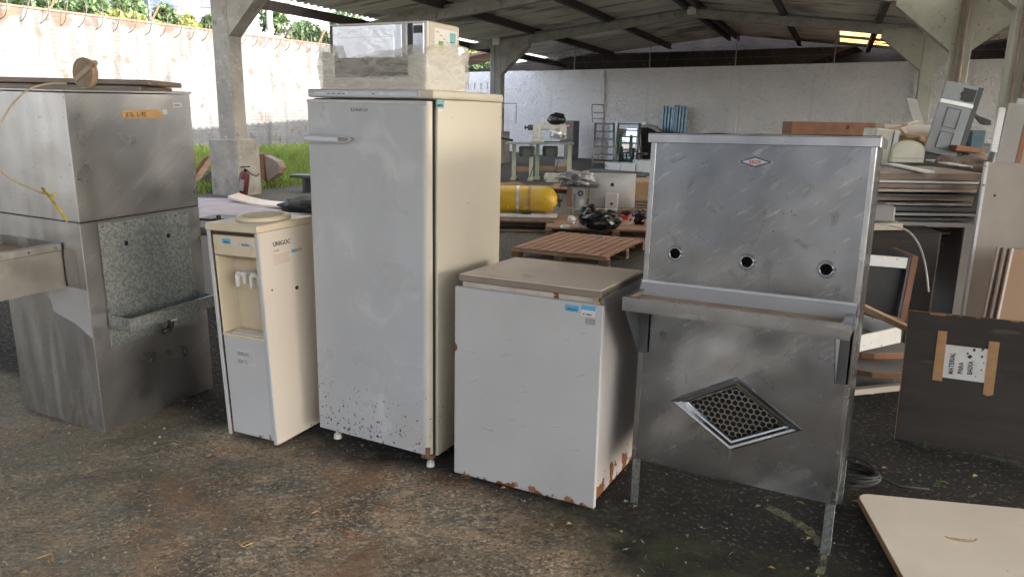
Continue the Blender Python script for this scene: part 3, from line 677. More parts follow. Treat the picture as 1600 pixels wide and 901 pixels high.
# ---- neighbour beyond the white wall
nb0 = Vector((-1.5, 36.5, 0))
t = thing('warehouse', 'dark warehouse roof seen through the gap above the white plastered wall', 'building', nb0, -30)
MB().box(3, 60, 3, 3.3, 0, 6.6).build('wall', 'roof_dark', t)
MB().prism([(-2, .5, 3.6), (14, .5, 3.6), (16, .5, 4.3), (4, .5, 4.3)], (0, 10, .1)).build('roof', 'roof_dark', t)
tr_ = MB()
def truss(x0, x1, zb, zp, y, n=16):
    for i in range(n):
        a_ = x0 + (x1 - x0) * i / n; c_ = x0 + (x1 - x0) * (i + 1) / n
        f = lambda x: zb + (zp - zb) * (1 - abs((x - (x0 + x1) / 2) / ((x1 - x0) / 2)))
        tr_.bar((a_, y, f(a_)), (c_, y, f(c_)), .06, .06); tr_.bar((a_, y, f(a_) - .45), (c_, y, f(c_) - .45), .05, .05)
        tr_.bar((a_, y, f(a_) - .45), (c_, y, f(c_)), .03, .03)
truss(3, 19, 4.4, 6.0, .4); truss(17, 33, 4.2, 5.6, .6); tr_.build('truss', 'dark_grey', t)
t = thing('tiled_house', 'low house with a red tiled roof edge above the slotted white blocks', 'house', (-5.2, 40, 0), -20)
MB().box(0, 4.5, 0, 4, 0, 3.7).build('wall', 'dark_grey', t)
MB().prism([(-.6, -.3, 3.75), (5, -.3, 4.75), (5, -.3, 4.87), (-.6, -.3, 3.87)], (0, 5, .3)).build('roof', 'tile_red', t)

# ---- town beyond the left wall
def far(name, label, cat, px0, px1, ptop, d, mt, depth=8, zr=0):
    a_ = at(px0, 150, d); b_ = at(px1, 150, d); top = at((px0 + px1) / 2, ptop, d).z
    t = thing(name, label, cat, (a_.x, a_.y, 0), 0)
    MB().box(0, b_.x - a_.x, 0, depth, 0, top).build('wall', mt, t)
    return t, b_.x - a_.x, top
t, w_, h_ = far('office_block', 'dark blue glass office block beyond the brick wall', 'building', 186, 246, -60, 70, 'glass_bldg')
f = MB()
for i in range(6): f.box(i * w_ / 5 - .06, i * w_ / 5 + .06, -.1, -.005, 0, h_)
for i in range(10): f.box(0, w_, -.08, -.004, i * 2 + .5, i * 2 + .65)
f.build('mullions', 'bldg_grey', t)
t, w_, h_ = far('apartment_block', 'pale apartment block with rows of small windows, right of the glass office block', 'building', 248, 292, -60, 75, 'bldg_white')
for i in range(3):
    for j in range(6):
        MB().box(.5 + i * .85, 1.0 + i * .85, -.05, .02, 6 + j * 2.2, 7.3 + j * 2.2).build('window', 'bldg_grey', t)
t, w_, h_ = far('grey_tower', 'grey mauve building seen just beside the concrete pillar', 'building', 322, 391, -60, 60, 'bldg_grey')
t, w_, h_ = far('white_building', 'bright white building behind the red tiled roof', 'building', 392, 480, -30, 80, 'bldg_white')
a_ = at(372, 60, 45); 
t = thing('tiled_house', 'house with an orange red tiled roof and gutter, left of the freezer stack', 'house', (a_.x, a_.y, 0), -5)
MB().box(.4, 4.6, .4, 4, 0, at(430, 62, 45).z).build('wall', 'bldg_grey', t)
zt = at(430, 62, 45).z; ztt = at(430, 41, 45).z
MB().prism([(0, 0, zt - .1), (4.9, 0, zt - .35), (4.9, 3.5, ztt), (0.8, 3.5, ztt)], (0, 0, .12)).build('roof', 'tile_red', t)
MB().box(1.0, 3.0, .2, .4, zt + .05, zt + .45).build('gutter', 'white_paint', t)
for px, d, top, r_, lb in ((376 / 2.574, 40, -40, .14, 'thin pale utility pole at the far left above the brick wall'), (425, 34, -30, .15, 'pale concrete utility pole in front of the red tiled roof'), (88, 38, -40, .16, 'whitish utility pole nearest the left edge of the picture')):
    p = at(px, 100, d); tag(MB().cyl((0, 0, 0), (0, 0, 9), r_ * 1.1, r_ * .8, n=10).build('utility_pole', 'pole', loc=(p.x, p.y, 0)), lb, 'pole')
w_ = MB()
for z0, z1 in ((7.2, 7.0), (7.6, 7.35), (6.6, 6.3)):
    pts = [Vector((-40, 30, z0)).lerp(Vector((-3, 44, z1)), i / 20) - Vector((0, 0, .5 * math.sin(math.pi * i / 20))) for i in range(21)]
    w_.tube(pts, .02, 4)
tag(w_.build('power_lines', 'wire'), 'thin power lines strung above the brick wall', 'cable')

def tree(label, x, y, h, cr, mt, n=2200, seed=0, ls=.16):
    r_ = random.Random(seed); t = thing('tree', label, 'tree', (x, y, 0))
    tm = MB(); tm.tube([(0, 0, 0), (.1, 0, h * .35), (0, .1, h * .7)], .2, 8, rs=[.22, .17, .09])
    cl = [(Vector((r_.uniform(-1, 1) * cr, r_.uniform(-1, 1) * cr, h * .80 + r_.uniform(-1, .6) * cr * .9)), r_.uniform(.3, .6) * cr) for _ in range(11)]
    for c_, q in cl: tm.tube([(0, 0, h * .45), c_ * .6 + Vector((0, 0, h * .2)), c_], .05, 5, rs=[.09, .06, .02])
    tm.build('trunk', 'bark', t)
    m_ = MB()
    for i in range(n):
        c_, q = cl[r_.randrange(len(cl))]; d = Vector((r_.gauss(0, 1), r_.gauss(0, 1), r_.gauss(0, 1))).normalized() * (q * r_.random() ** .4)
        p = c_ + d; a_ = Vector((r_.gauss(0, 1), r_.gauss(0, 1), r_.gauss(0, 1))).normalized() * ls; b_ = a_.orthogonal().normalized() * ls * .5
        m_.add([p - a_, p + b_, p + a_, p - b_], [[0, 1, 2, 3]], 0)
    m_.build('crown', mt, t); return t
for i, (px, d, top, cr, mt, lb) in enumerate([
    (20, 34, -10, 2.0, 'leaf_green', 'green leafy tree at the left edge beyond the brick wall'),
    (75, 36, 5, 1.7, 'leaf_green', 'bushy tree between two utility poles beyond the brick wall'),
    (135, 33, 0, 1.7, 'leaf_green', 'low round green tree beyond the brick wall, left of the glass office block'),
    (172, 30, 14, 1.1, 'leaf_yellow', 'bright yellow green bush crown against the glass office block'),
    (225, 30, 24, .8, 'leaf_yellow', 'small yellowish tree tip in front of the glass office block'),
    (312, 36, 22, 1.4, 'leaf_green', 'dark green tree left of the concrete pillar'),
    (330, 34, 12, 1.0, 'leaf_yellow', 'light green tree touching the concrete pillar'),
    (497, 40, 30, 1.7, 'leaf_green', 'green tree behind the wall beside the microwave'),
    (742, 52, 78, 1.6, 'leaf_yellow', 'yellow flowering tree above the slotted white blocks'),
    (768, 48, 78, 1.4, 'leaf_green', 'green tree touching the far concrete pillar'),
    (850, 50, 92, 1.2, 'leaf_green', 'small green tree glimpsed below the roof trusses, right of the far pillar')]):
    p = at(px, top, d); tree(lb, p.x, p.y, p.z + cr * .1, cr * 1.15, mt, 5200, i + 3, .15)

# ---- lawn
gr = MB(); rg = random.Random(5)
for i in range(42000):
    px = rg.uniform(250, 560); u_ = rg.random(); 
    q = rg.uniform(0, 1); base = Vector((-12.3, 18.76, 0)) + lwd * rg.uniform(-6, 10) + Vector((lwd.y, -lwd.x, 0)) * rg.uniform(.2, 7.5)
    x, y = base.x, base.y
    a_ = (x - SH0.x) * SU.x + (y - SH0.y) * SU.y; b_ = (x - SH0.x) * SV.x + (y - SH0.y) * SV.y
    if a_ > rg.gauss(.5, .3) or b_ < rg.gauss(-.8, .3): continue
    z = gh(x, y); h = rg.uniform(.10, .26) * (1 + .8 * max(0, noise.noise(Vector((x * .8, y * .8, 0))))); th = rg.uniform(0, 6.28); wd = .012
    dx, dy = math.cos(th) * wd, math.sin(th) * wd; lx, ly = rg.gauss(0, .05), rg.gauss(0, .05)
    gr.add([(x - dx, y - dy, z - .02), (x + dx, y + dy, z - .02), (x + dx * .6 + lx * .5, y + dy * .6 + ly * .5, z + h * .6), (x + lx * 1.4, y + ly * 1.4, z + h)], [[0, 1, 2], [0, 2, 3]], 0)
tag(gr.build('lawn', 'grass'), 'rough green lawn growing along the foot of the brick wall', 'grass', kind='stuff')

# litter on the ground
lt = MB(); rl = random.Random(11)
for i in range(420):
    x, y = rl.uniform(-2.6, 2.4), rl.uniform(1.7, 4.6) if i < 260 else rl.uniform(4, 9.5)
    if i >= 260: x = rl.uniform(-1.2, 1.5)
    s_ = rl.uniform(.006, .022); th = rl.uniform(0, 6.28); c_, d_ = math.cos(th) * s_, math.sin(th) * s_
    lt.add([(x - c_, y - d_, .012), (x + d_ * .45, y - c_ * .45, .018), (x + c_, y + d_, .013), (x - d_ * .45, y + c_ * .45, .020)], [[0, 1, 2, 3]], 0)
tag(lt.build('leaf_litter', 'dry_leaf'), 'scattered bits of dry leaf on the dirt', 'leaves', kind='stuff')
pb_ = MB()
for i in range(420):
    x, y = rl.uniform(-2.8, 2.8), rl.uniform(1.7, 5.4); s_ = rl.uniform(.002, .0075)
    pb_.blob((x, y, .006), (s_, s_, s_ * .7), .3, 2, 1, seed=i % 9, smooth=False)
tag(pb_.build('gravel', 'pebble'), 'small grit and pebbles strewn over the dirt', 'gravel', kind='stuff')
# dry grass strands matted on the dirt
ds_ = MB(); rs = random.Random(31)
for i in range(3600):
    x, y = rs.uniform(-2.9, 1.6), rs.uniform(1.55, 3.6)
    if x + .55 * y > 1.7 + rs.gauss(0, .15) or y + .46 * x > 2.95: continue
    th = R(-28) + rs.gauss(0, .8); l_ = rs.uniform(.006, .022); wd = rs.uniform(.0006, .0016); dx, dy = math.cos(th) * l_, math.sin(th) * l_; nx_, ny_ = -math.sin(th) * wd, math.cos(th) * wd
    z0 = .017 * .5 + .010 * noise.noise(Vector((x, y, 0)) * 1.7) + .007 * noise.noise(Vector((x, y, 0)) * 5.3) + .0045 * noise.noise(Vector((x, y, 0)) * 14) - .005
    zm = z0 + rs.uniform(.001, .006)
    ds_.add([(x - dx, y - dy, z0), (x + nx_, y + ny_, zm), (x + dx, y + dy, z0), (x - nx_, y - ny_, zm)], [[0, 1, 2, 3]], rs.choice((0, 0, 1, 2)))
tag(ds_.build('dry_grass', ['lid_top', 'dry_leaf', 'bark']), 'fine dry grass strands matted over the dirt in the foreground', 'dry grass', kind='stuff')
tw = []
for i, (px, py, l_, lb) in enumerate([(600, 746, .09, 'curled dry twig in front of the tall freezer'), (380, 850, .06, 'short brown twig at the bottom of the picture'), (490, 800, .05, 'small dry twig in the middle of the dirt'), (70, 870, .07, 'thin brown leaf stalk near the bottom left corner')]):
    p = gnd(px, py, .012); pts = [(p.x + l_ * (k / 5 - .5), p.y + .02 * math.sin(k * 1.4 + i), .014 + .006 * math.sin(k)) for k in range(6)]
    tag(MB().tube(pts, .003, 5).tube([pts[2], (pts[2][0] + .02, pts[2][1] + .03, .018)], .002, 4).build('twig', 'dry_leaf'), lb, 'twig')
for i, (px, py, n_, lb) in enumerate([(1448, 705, 11, 'tiny green weed below the corner of the dark board'), (1466, 762, 9, 'little weed sprouting above the beige panel'), (1565, 722, 9, 'small weed at the foot of the dark board, near the right edge')]):
    p = gnd(px, py); m_ = MB(); rr = random.Random(i)
    for k in range(n_):
        th = rr.uniform(0, 6.28); l_ = rr.uniform(.02, .045); q = Vector((p.x + .5 * l_ * math.cos(th), p.y + .5 * l_ * math.sin(th), rr.uniform(.015, .045)))
        d_ = Vector((math.cos(th), math.sin(th), .2)) * .013; e_ = Vector((-math.sin(th), math.cos(th), 0)) * .007
        m_.add([q - d_, q + e_, q + d_, q - e_], [[0, 1, 2, 3]]); m_.add([(p.x, p.y, 0), (p.x + .002, p.y, 0), tuple(q)], [[0, 1, 2]])
    tag(m_.build('weed', 'leaf_green'), lb, 'plant')

# ================================================================== FOREGROUND APPLIANCES
# ---- steel cooler at the left
t = thing('water_cooler', 'tall square stainless steel drinking cooler with galvanised tray, leftmost in the row', 'water cooler', (-2.033, 3.473, .0), 64.93, 1.09, -1.08)
W_, D_ = .70, .632
s = MB().box(0, W_, 0, D_, 0, 1.062, bev=.003)
for f_i in range(len(s.f)):
    c_ = sum((Vector(s.v[i]) for i in s.f[f_i]), Vector()) / len(s.f[f_i]); s.mi[f_i] = 1 if c_.x < .002 else 0
s.build('lower_cabinet', ['steel_dull', 'steel_side'], t)
s = MB().box(0, W_, 0, D_, 1.067, 1.655, bev=.003)
for f_i in range(len(s.f)):
    c_ = sum((Vector(s.v[i]) for i in s.f[f_i]), Vector()) / len(s.f[f_i]); s.mi[f_i] = 1 if c_.x < .002 else 0
s.build('upper_cabinet', ['steel_dull', 'steel_side'], t)
box('seam', 'dark_gap', t, .004, W_ - .004, .004, D_ - .004, 1.06, 1.069, bev=0)
box('top_sheet', 'steel_dull', t, -.008, W_ + .006, -.008, D_ + .006, 1.657, 1.668, bev=.002)
p = MB().panel(.089, .622, .55, 1.047, -.004, [(.231, .932), (.482, .931)], .013, .03)
p.box(.089, .622, -.004, -.0005, .43, .5495); p.build('splash_plate', 'galvanized', t)
MB().box(.205, .257, -.0014, -.0004, .906, .958).build('hole_backing', 'dark_gap', t); MB().box(.456, .508, -.0014, -.0004, .905, .957).build('hole_backing', 'dark_gap', t)
rv_ = MB()
for i in range(9): rv_.lathe([(.005, 0), (.004, .002), (0, .003)], (0, 0, 0), 8) if False else rv_.cyl((.11 + i * .061, -.004, 1.033), (.11 + i * .061, -.007, 1.033), .004, n=8)
rv_.build('rivets', 'steel_plain', t)
# tray
tr = MB(); x0, x1, y0, z0, z1 = .085, .625, -.158, .535, .600
tr.box(x0, x1, y0, -.006, z0, z0 + .004).box(x0, x1, y0, y0 + .004, z0 + .004, z1 - .005, M=None)
tr.box(x0, x0 + .004, y0 + .004, -.006, z0 + .004, z1).box(x1 - .004, x1, y0 + .004, -.006, z0 + .004, z1)
tr.box(x0, x1, -.0095, -.006, z0 + .004, z1 + .03).box(x0, x1, y0 - .002, y0 + .010, z1 - .006, z1, bev=.002)
tr.build('tray', 'galvanized', t)
d = MB(); d.cyl((.40, -.06, .54), (.40, -.06, .485), .018).tube([(.40, -.06, .49), (.40, -.06, .468), (.37, -.075, .455), (.33, -.085, .458)], .016, 10)
d.build('drain_pipe', 'black', t); MB().cyl((.39, -.06, .505), (.43, -.06, .505), .02).build('drain_nut', 'white_plastic', t)
# big basin on the left face
bs = MB(); x0, x1, y0, y1, z0, z1 = -.62, -.006, .145, .60, .742, .955
bs.box(x0, x1, y0, y1, z0, z0 + .006).box(x0, x1, y0, y0 + .006, z0 + .006, z1).box(x0, x1, y1 - .006, y1, z0 + .006, z1).box(x0, x0 + .006, y0 + .006, y1 - .006, z0 + .006, z1).box(x1 - .006, x1, y0 + .006, y1 - .006, z0 + .006, z1)
bs.box(x0, x1, y0 - .006, y0 + .022, z1 - .034, z1 + .004, bev=.003)
bs.build('basin', 'basin', t)
MB().box(x0, x1, y0 + .022, y1 - .01, z1 - .06, z1 - .05).build('basin_floor', 'dust', t)
sc = MB()
for i in range(5): sc.cyl((x1 - .03 - i * .13, y0 - .006, z1 - .016), (x1 - .03 - i * .13, y0 - .010, z1 - .016), .005, n=8)
sc.build('basin_rivets', 'steel_plain', t)
box('bracket', 'steel_dull', t, -.004, -.001, .05, .138, .76, .93, bev=.0005)  # not a real bracket: thin plate standing in for a dark reflection
pf = [(0, .365, .745), (0, .33, .69), (0, .285, .655), (0, .275, .60), (0, .21, .58), (0, .12, .56), (0, .004, .50), (0, .004, .74)]
MB().prism([(-.0015, y, z) for _, y, z in pf], (.001, 0, 0)).build('film_patch', 'film_light', t)
sk = MB(); poly = [(.283, 1.545), (.29, 1.537), (.50, 1.537), (.52, 1.545), (.512, 1.56), (.495, 1.578), (.29, 1.573), (.282, 1.56)]
sk.prism([(x, -.0025, z) for x, z in poly], (0, .002, 0)).build('paper_sticker', 'tan_sticker', t)
text('sticker_writing', 'JESL  L-92', .030, 'ink', t, (.300, -.003, 1.545), sx=.95)
box('sticker_end', 'paper_plain', t, .515, .545, -.002, -.0005, 1.553, 1.578, bev=0)
box('name_label', 'paper_plain', t, .583, .641, -.003, -.0005, 1.588, 1.613, bev=.001)
text('label_writing', 'Esmaltec', .013, 'ink', t, (.588, -.0032, 1.596), sx=.85)
cool = t
# boards on top
t = thing('wooden_board', 'long brown weathered board on top of the steel cooler, upper of the two', 'board', (-1.83, 3.97, 1.7035), -1, 0, .4)
MB().box(-2.2, 0, -.12, .25, 0, .026, bev=.004).build('plank', 'board_brown', t); MB().box(-2.2, .008, -.126, -.1205, .002, .024, bev=.003).build('edge_strip', 'lid_trim', t)
tag(MB().box(-2.1, 0, -.1, .25, 0, .027, bev=.003).build('wooden_board', 'lid_trim', loc=(-1.885, 3.97, 1.6745), rot=(0, R(.4), R(-1))), 'shorter greyish brown board lying flat on the steel cooler, lower of the two', 'board')

# ribbed round cap with cable
pc = at(131, 115, 3.43)
t = thing('shower_head', 'round ribbed beige plastic fixture with a spout, standing on the steel cooler', 'fixture', pc)
fc = Matrix([(cR2.x, cU2.x, -cF.x), (cR2.y, cU2.y, -cF.y), (cR2.z, cU2.z, -cF.z)]).to_4x4()
t.rotation_euler = (fc @ Matrix.Rotation(R(-25), 4, 'Y') @ Matrix.Rotation(R(10), 4, 'X')).to_euler()
MB().lathe([(0, -.03), (.055, -.03), (.068, -.022), (.072, 0), (.070, .006), (.064, .008), (.062, .002), (0, .001)], n=36).build('disc', 'cap_beige', t)
rb = MB()
for i in range(-6, 7):
    x = i * .0095; h = math.sqrt(max(0, .061 ** 2 - x * x))
    for a0, a1 in ((-h, -.016), (.016, h)):
        if a1 - a0 > .004: rb.box(x - .0028, x + .0028, a0, a1, .001, .0075, M=Matrix.Rotation(R(22), 4, 'Z'))
rb.build('ribs', 'cap_beige', t)
MB().lathe([(0, .002), (.061, .002)], n=30).build('groove_face', 'cap_dark', t)
MB().box(-.062, .062, -.014, .014, .002, .011, bev=.003, M=Matrix.Rotation(R(22), 4, 'Z')).build('name_bar', 'cap_beige', t)
MB().cyl((.060, .024, .0), (.086, .034, .004), .011).cyl((.086, .034, .004), (.094, .037, .004), .013).build('spout', 'cap_beige', t)
pts = [at(105, 131, 3.42), at(75, 131, 3.38), at(45, 140, 3.33), at(22, 160, 3.3), at(5, 185, 3.28), at(-12, 215, 3.27), at(-14, 245, 3.26), at(2, 268, 3.26), at(30, 287, 3.27), at(60, 299, 3.27), at(72, 303, 3.27)]
def smooth_pts(p, k=6):
    o = []
    for i in range(len(p) - 1):
        a0 = p[max(i - 1, 0)]; a1 = p[i]; a2 = p[i + 1]; a3 = p[min(i + 2, len(p) - 1)]
        for j in range(k):
            u = j / k; o.append(.5 * ((2 * a1) + (a2 - a0) * u + (2 * a0 - 5 * a1 + 4 * a2 - a3) * u * u + (3 * a1 - a0 - 3 * a2 + a3) * u ** 3))
    return o + [p[-1]]
t = thing('power_cable', 'beige cable looping down from the ribbed fixture, ending in yellow tape', 'cable')
MB().tube(smooth_pts(pts), .0045, 8).build('cord', 'cable_beige', t)
MB().tube(smooth_pts([at(66, 294, 3.27), at(72, 301, 3.26), at(84, 316, 3.25), at(96, 332, 3.26), at(105, 346, 3.27)]), .006, 8).tube([at(68, 300, 3.26), at(78, 306, 3.25), at(88, 303, 3.25)], .006, 8).build('yellow_tape', 'yellow_tape', t)

# ---- water dispenser
t = thing('water_dispenser', 'narrow cream and white bottle water dispenser between the steel cooler and the tall freezer', 'water dispenser', (-1.405, 3.471, .0), -26.64, 1.23, -1.24)
W_, D_, H_ = .321, .363, 1.075
s = MB().box(0, .006, .004, D_, .012, 1.04).box(W_ - .006, W_, .004, D_, .012, 1.04).box(.006, W_ - .006, D_ - .006, D_, .012, 1.04).box(.006, W_ - .006, .05, D_ - .006, .012, .03)
s.build('cabinet', 'disp_side', t)
box('side_trim', 'white_steel', t, -.001, .020, -.004, .0035, .012, 1.04, bev=.002); box('side_trim', 'white_steel', t, W_ - .020, W_ + .001, -.004, .0035, .012, 1.04, bev=.002)
box('lower_panel', 'white_steel', t, .034, W_ - .021, -.002, .02, .03, .532, bev=.003); box('lower_gap', 'dark_gap', t, .0205, .033, .006, .02, .03, 1.02, bev=0)
rc = MB(); z0, z1, dp = .545, .925, .11; xa, xb = .034, W_ - .0215
rc.box(xa, xb, -.003, dp, .533, z0).box(xa, xb, dp, dp + .004, z0, z1).box(xa, xa + .004, 0, dp, z0, z1).box(xb - .004, xb, 0, dp, z0, z1)
rc.add([(xa, -.001, z1 + .0), (xb, -.001, z1), (xb, dp, z1 - .04), (xa, dp, z1 - .04)], [[0, 1, 2, 3]]); rc.build('recess', 'cream_plain', t)
gl = MB()
for i in range(4): gl.box(xa + .05, xb - .01, .01 + i * .014, .016 + i * .014, z0 + .0005, z0 + .006)
gl.build('drip_grille', 'white_plastic', t)
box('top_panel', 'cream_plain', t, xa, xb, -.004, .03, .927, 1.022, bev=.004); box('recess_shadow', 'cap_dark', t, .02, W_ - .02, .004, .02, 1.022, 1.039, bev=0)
box('lid', 'cream_plain', t, -.006, W_ + .006, -.008, D_ + .004, 1.041, 1.076, bev=.005)
MB().lathe([(.128, .0), (.128, .014), (.118, .020), (.100, .018), (.096, .004), (.04, -.01 + .012), (0, .001)], (.16, .20, 1.0765), 40).build('bottle_ring', 'cream_plain', t)
for x in (.145, .235):
    tp = thing('x', '', '') if False else None
    a_ = MB().cyl((x + .02, .105, .835), (x + .02, .04, .835), .012).cyl((x + .02, .045, .838), (x + .02, .045, .79), .014, .011).box(x - .022, x + .022, .028, .05, .826, .848, bev=.005)
    a_.box(x - .024, x - .006, .022, .046, .772, .835, bev=.005)
    a_.build('tap', 'white_plastic', t)
box('asset_sticker', 'sticker_blue', t, .098, .150, -.006, -.0042, .985, 1.008, bev=0)
text('sticker_writing', '000274', .011, 'ink', t, (.108, -.0064, .988)); 
box('brand_plate', 'paper_plain', t, .216, .292, -.008, -.0042, .978, .997, bev=.001); text('brand_writing', 'Esmaltec', .015, 'ink_navy', t, (.222, -.0086, .983), sx=.95)
box('small_sticker', 'paper_plain', t, .165, .195, -.006, -.0042, .975, .998, bev=0)
for z_, tx in ((.455, 'UNIGOC'), (.415, 'SEM 12')):
    box('paper_label', 'paper_plain', t, .105, .225, -.0034, -.0022, z_ - .018, z_ + .018, bev=0)
    text('handwriting', tx, .028, 'ink_soft', t, (.118, -.0038, z_ - .012), sx=.72 if len(tx) < 7 else .7)
RS = (R(90), 0, R(90))
text('handwriting', 'UNIGOC', .030, 'ink', t, (W_ + .001, .085, .968), rot=RS, sx=.95, bold=.0003)
box('rating_label', 'disp_side', t, W_, W_ + .0008, .075, .285, .875, .955, bev=0)
text('label_writing', 'Consul', .012, 'ink_soft', t, (W_ + .0012, .085, .944), rot=RS)
MB().box(W_ + .0009, W_ + .0015, .20, .235, .92, .935).build('blue_mark', 'sticker_blue', t); MB().box(W_ + .0009, W_ + .0015, .235, .27, .92, .935).build('yellow_mark', 'tan_sticker', t)
ln = MB()
for i in range(5): ln.box(W_ + .0009, W_ + .0014, .085, .19 - .01 * (i % 3), .925 - i * .010, .9265 - i * .010)
ln.build('printed_lines', 'ink_red', t)
MB().cyl((W_, .055, .769), (W_ + .001, .055, .769), .005).build('screw_hole', 'black', t)
MB().cyl((W_, .209, .748), (W_ + .006, .209, .748), .016).build('thermostat_rim', 'white_plastic', t); MB().cyl((W_ + .006, .209, .748), (W_ + .010, .209, .748), .010).build('thermostat_knob', 'black', t)
MB().box(.003, .03, .002, .012, .012, .10).build('rust_corner', 'rust', t)

# ---- tall freezer
t = thing('upright_freezer', 'tall white and cream upright freezer with rust specks, tallest of the row', 'freezer', (-.933, 3.434, .06), -27.21, -.07, .46)
W_, D_, H_ = .663, .594, 1.626
MB().box(.002, W_, .032, D_, 0, 1.588, bev=.006, seg=2).build('cabinet', 'cream', t)
MB().box(.010, W_ - .012, .020, .034, .004, 1.585).build('door_seal', 'rubber', t)
b_ = bmesh.new()
prof = []
for (cx, sgn) in ((.0, 1), (.645, -1)):
    r_ = .012 if sgn == 1 else .034
    for i in range(7):
        a_ = math.pi / 2 * i / 6
        prof.append((cx + (r_ - r_ * math.cos(a_) if sgn == 1 else -r_ + r_ * math.sin(a_)), (r_ - r_ * math.sin(a_) if sgn == 1 else r_ - r_ * math.cos(a_))))
b_.free()
poly = [(-.006, .024)] + [(p[0] - .006 if i < 7 else p[0], p[1] - .010) for i, p in enumerate(prof)] + [(.645, .024)]
s = MB(); n_ = len(poly); vs = [(x, y, .015) for x, y in poly] + [(x, y, 1.580) for x, y in poly]
s.add(vs, [list(range(n_))[::-1], list(range(n_, 2 * n_))], 0)
for i in range(n_): s.add([vs[i], vs[(i + 1) % n_], vs[n_ + (i + 1) % n_], vs[n_ + i]], [[0, 1, 2, 3]], 1 if poly[i][0] > .620 and i < n_ - 1 else 0, True)
s.build('door', ['enamel_front', 'cream'], t)
MB().box(-.004, .640, -.013, .02, 1.566, 1.581, bev=.002).build('door_cap', 'white_steel', t)
s = MB().box(-.001, W_ + .003, -.006, D_ + .004, 1.590, H_, bev=.008, seg=2); s.build('lid', 'cream', t)
MB().box(.004, .60, -.010, -.004, 1.592, 1.622, bev=.002).build('control_strip', 'grey_trim', t)
MB().box(.04, .585, -.0115, -.0095, 1.600, 1.614, bev=.0008).build('control_inlay', 'pale_blue', t)
ln = MB()
for x in (.115, .145, .175, .20, .36): ln.box(x, x + .014, -.0125, -.0115, 1.605, 1.609)
ln.build('control_marks', 'ink', t)
h = MB(); pl = [(-.012, 1.392), (.21, 1.398), (.235, 1.401), (.248, 1.408), (.252, 1.416), (.245, 1.424), (.22, 1.427), (-.012, 1.430)]
h.prism([(x, -.030, z) for x, z in pl], (0, .012, 0)); h.box(-.012, .004, -.03, -.012, 1.392, 1.430, bev=.003); h.box(.17, .21, -.02, -.008, 1.402, 1.422)
h.build('handle', 'grey_trim', t)
MB().prism([(x, -.034, z) for x, z in [(.19, 1.404), (.232, 1.406), (.241, 1.413), (.232, 1.421), (.19, 1.422)]], (0, .004, 0)).build('handle_tip', 'lid_trim', t)
MB().box(-.008, .185, -.034, -.030, 1.402, 1.421, bev=.001).build('handle_inlay', 'pale_blue', t)
text('brand_letters', 'DAKO', .021, 'ink_soft', t, (.243, -.0112, 1.533), sx=1.45, sp=1.1, ext=.001)
box('asset_sticker', 'sticker_teal', t, W_ + .0002, W_ + .001, .022, .078, 1.555, 1.592 - .004, bev=0)
text('sticker_writing', '000276', .014, 'ink', t, (W_ + .0016, .026, 1.560), rot=RS)
box('torn_sticker', 'paper_plain', t, W_ + .0002, W_ + .001, .03, .065, 1.540, 1.550, bev=0)
for i, (x, y) in enumerate(((.055, .055), (.625, .03), (.06, .54), (.60, .54))):
    f = MB().cyl((x, y, .0), (x, y, -.035), .006, n=8).cyl((x, y, .002), (x, y, -.010), .022, .018, n=12).cyl((x, y, -.033), (x, y, -.058), .017, .020, n=12)
    f.build('foot', 'white_plastic' if i < 3 else 'black', t)
MB().box(.595, .655, -.006, .03, -.008, .012, bev=.003).cyl((.63, .0, .0), (.63, .0, .05), .012, n=10).build('hinge', 'rust', t)
fz = t

# ---- microwave with pulled down plastic film, on the freezer
Mz = fz.matrix_basis if False else (Matrix.Translation(fz.location) @ fz.rotation_euler.to_matrix().to_4x4())
o_ = Mz @ Vector((.103, .045, H_ + .006))
t = thing('microwave_oven', 'cream microwave oven with a mirrored door, on top of the tall freezer', 'microwave oven', o_, -27.21, 0, .46)
w_, d_, h_ = .505, .245, .268
MB().box(0, w_, .006, d_, 0, h_, bev=.006).build('casing', 'cream', t)
MB().box(.0, w_, -.006, .005, 0.0, h_ - .002, bev=.003).build('front_frame', 'white_plastic', t)
MB().box(.006, .385, -.016, -.0065, .012, h_ - .010, bev=.003).build('door', 'mirror', t)
MB().box(.05, .345, -.0175, -.016, .05, h_ - .06, bev=.0007).build('door_window', 'mirror', t)
MB().box(.006, .018, -.0185, -.0165, .012, h_ - .01).build('door_edge', 'dark_glass', t)
MB().box(.386, .412, -.020, -.0065, .01, h_ - .008, bev=.003).build('door_grip', 'grey_trim', t)
MB().box(.413, .436, -.012, -.0065, .01, h_ - .01).build('grip_recess', 'black_gloss', t)
MB().box(.437, .492, -.014, -.0065, .012, h_ - .010, bev=.002).build('control_panel', 'mirror', t)
MB().box(.442, .487, -.0155, -.0141, h_ - .05, h_ - .02).build('display', 'dark_glass', t)
box('asset_sticker', 'sticker_teal', t, w_ + .0002, w_ + .001, .165, .21, .185, .235, bev=0)
text('sticker_writing', '0277', .013, 'ink', t, (w_ + .0016, .168, .19), rot=RS)
box('energy_label', 'yellow', t, w_ + .0002, w_ + .001, .075, .115, .160, .178, bev=0); box('energy_label_top', 'green_label', t, w_ + .0002, w_ + .001, .075, .115, .1785, .195, bev=0)
box('side_label', 'white_plastic', t, w_ + .0001, w_ + .0006, .045, .225, .15, .245, bev=0)
ln = MB()
for i in range(4): ln.box(w_ + .0007, w_ + .0012, .06 + i * .025, .08 + i * .025, .228 - i * .012, .231 - i * .012)
ln.build('printed_lines', 'ink_soft', t)
for x in (.04, w_ - .05): MB().cyl((x, .04, -.012), (x, .04, 0), .014).build('foot', 'black', t)
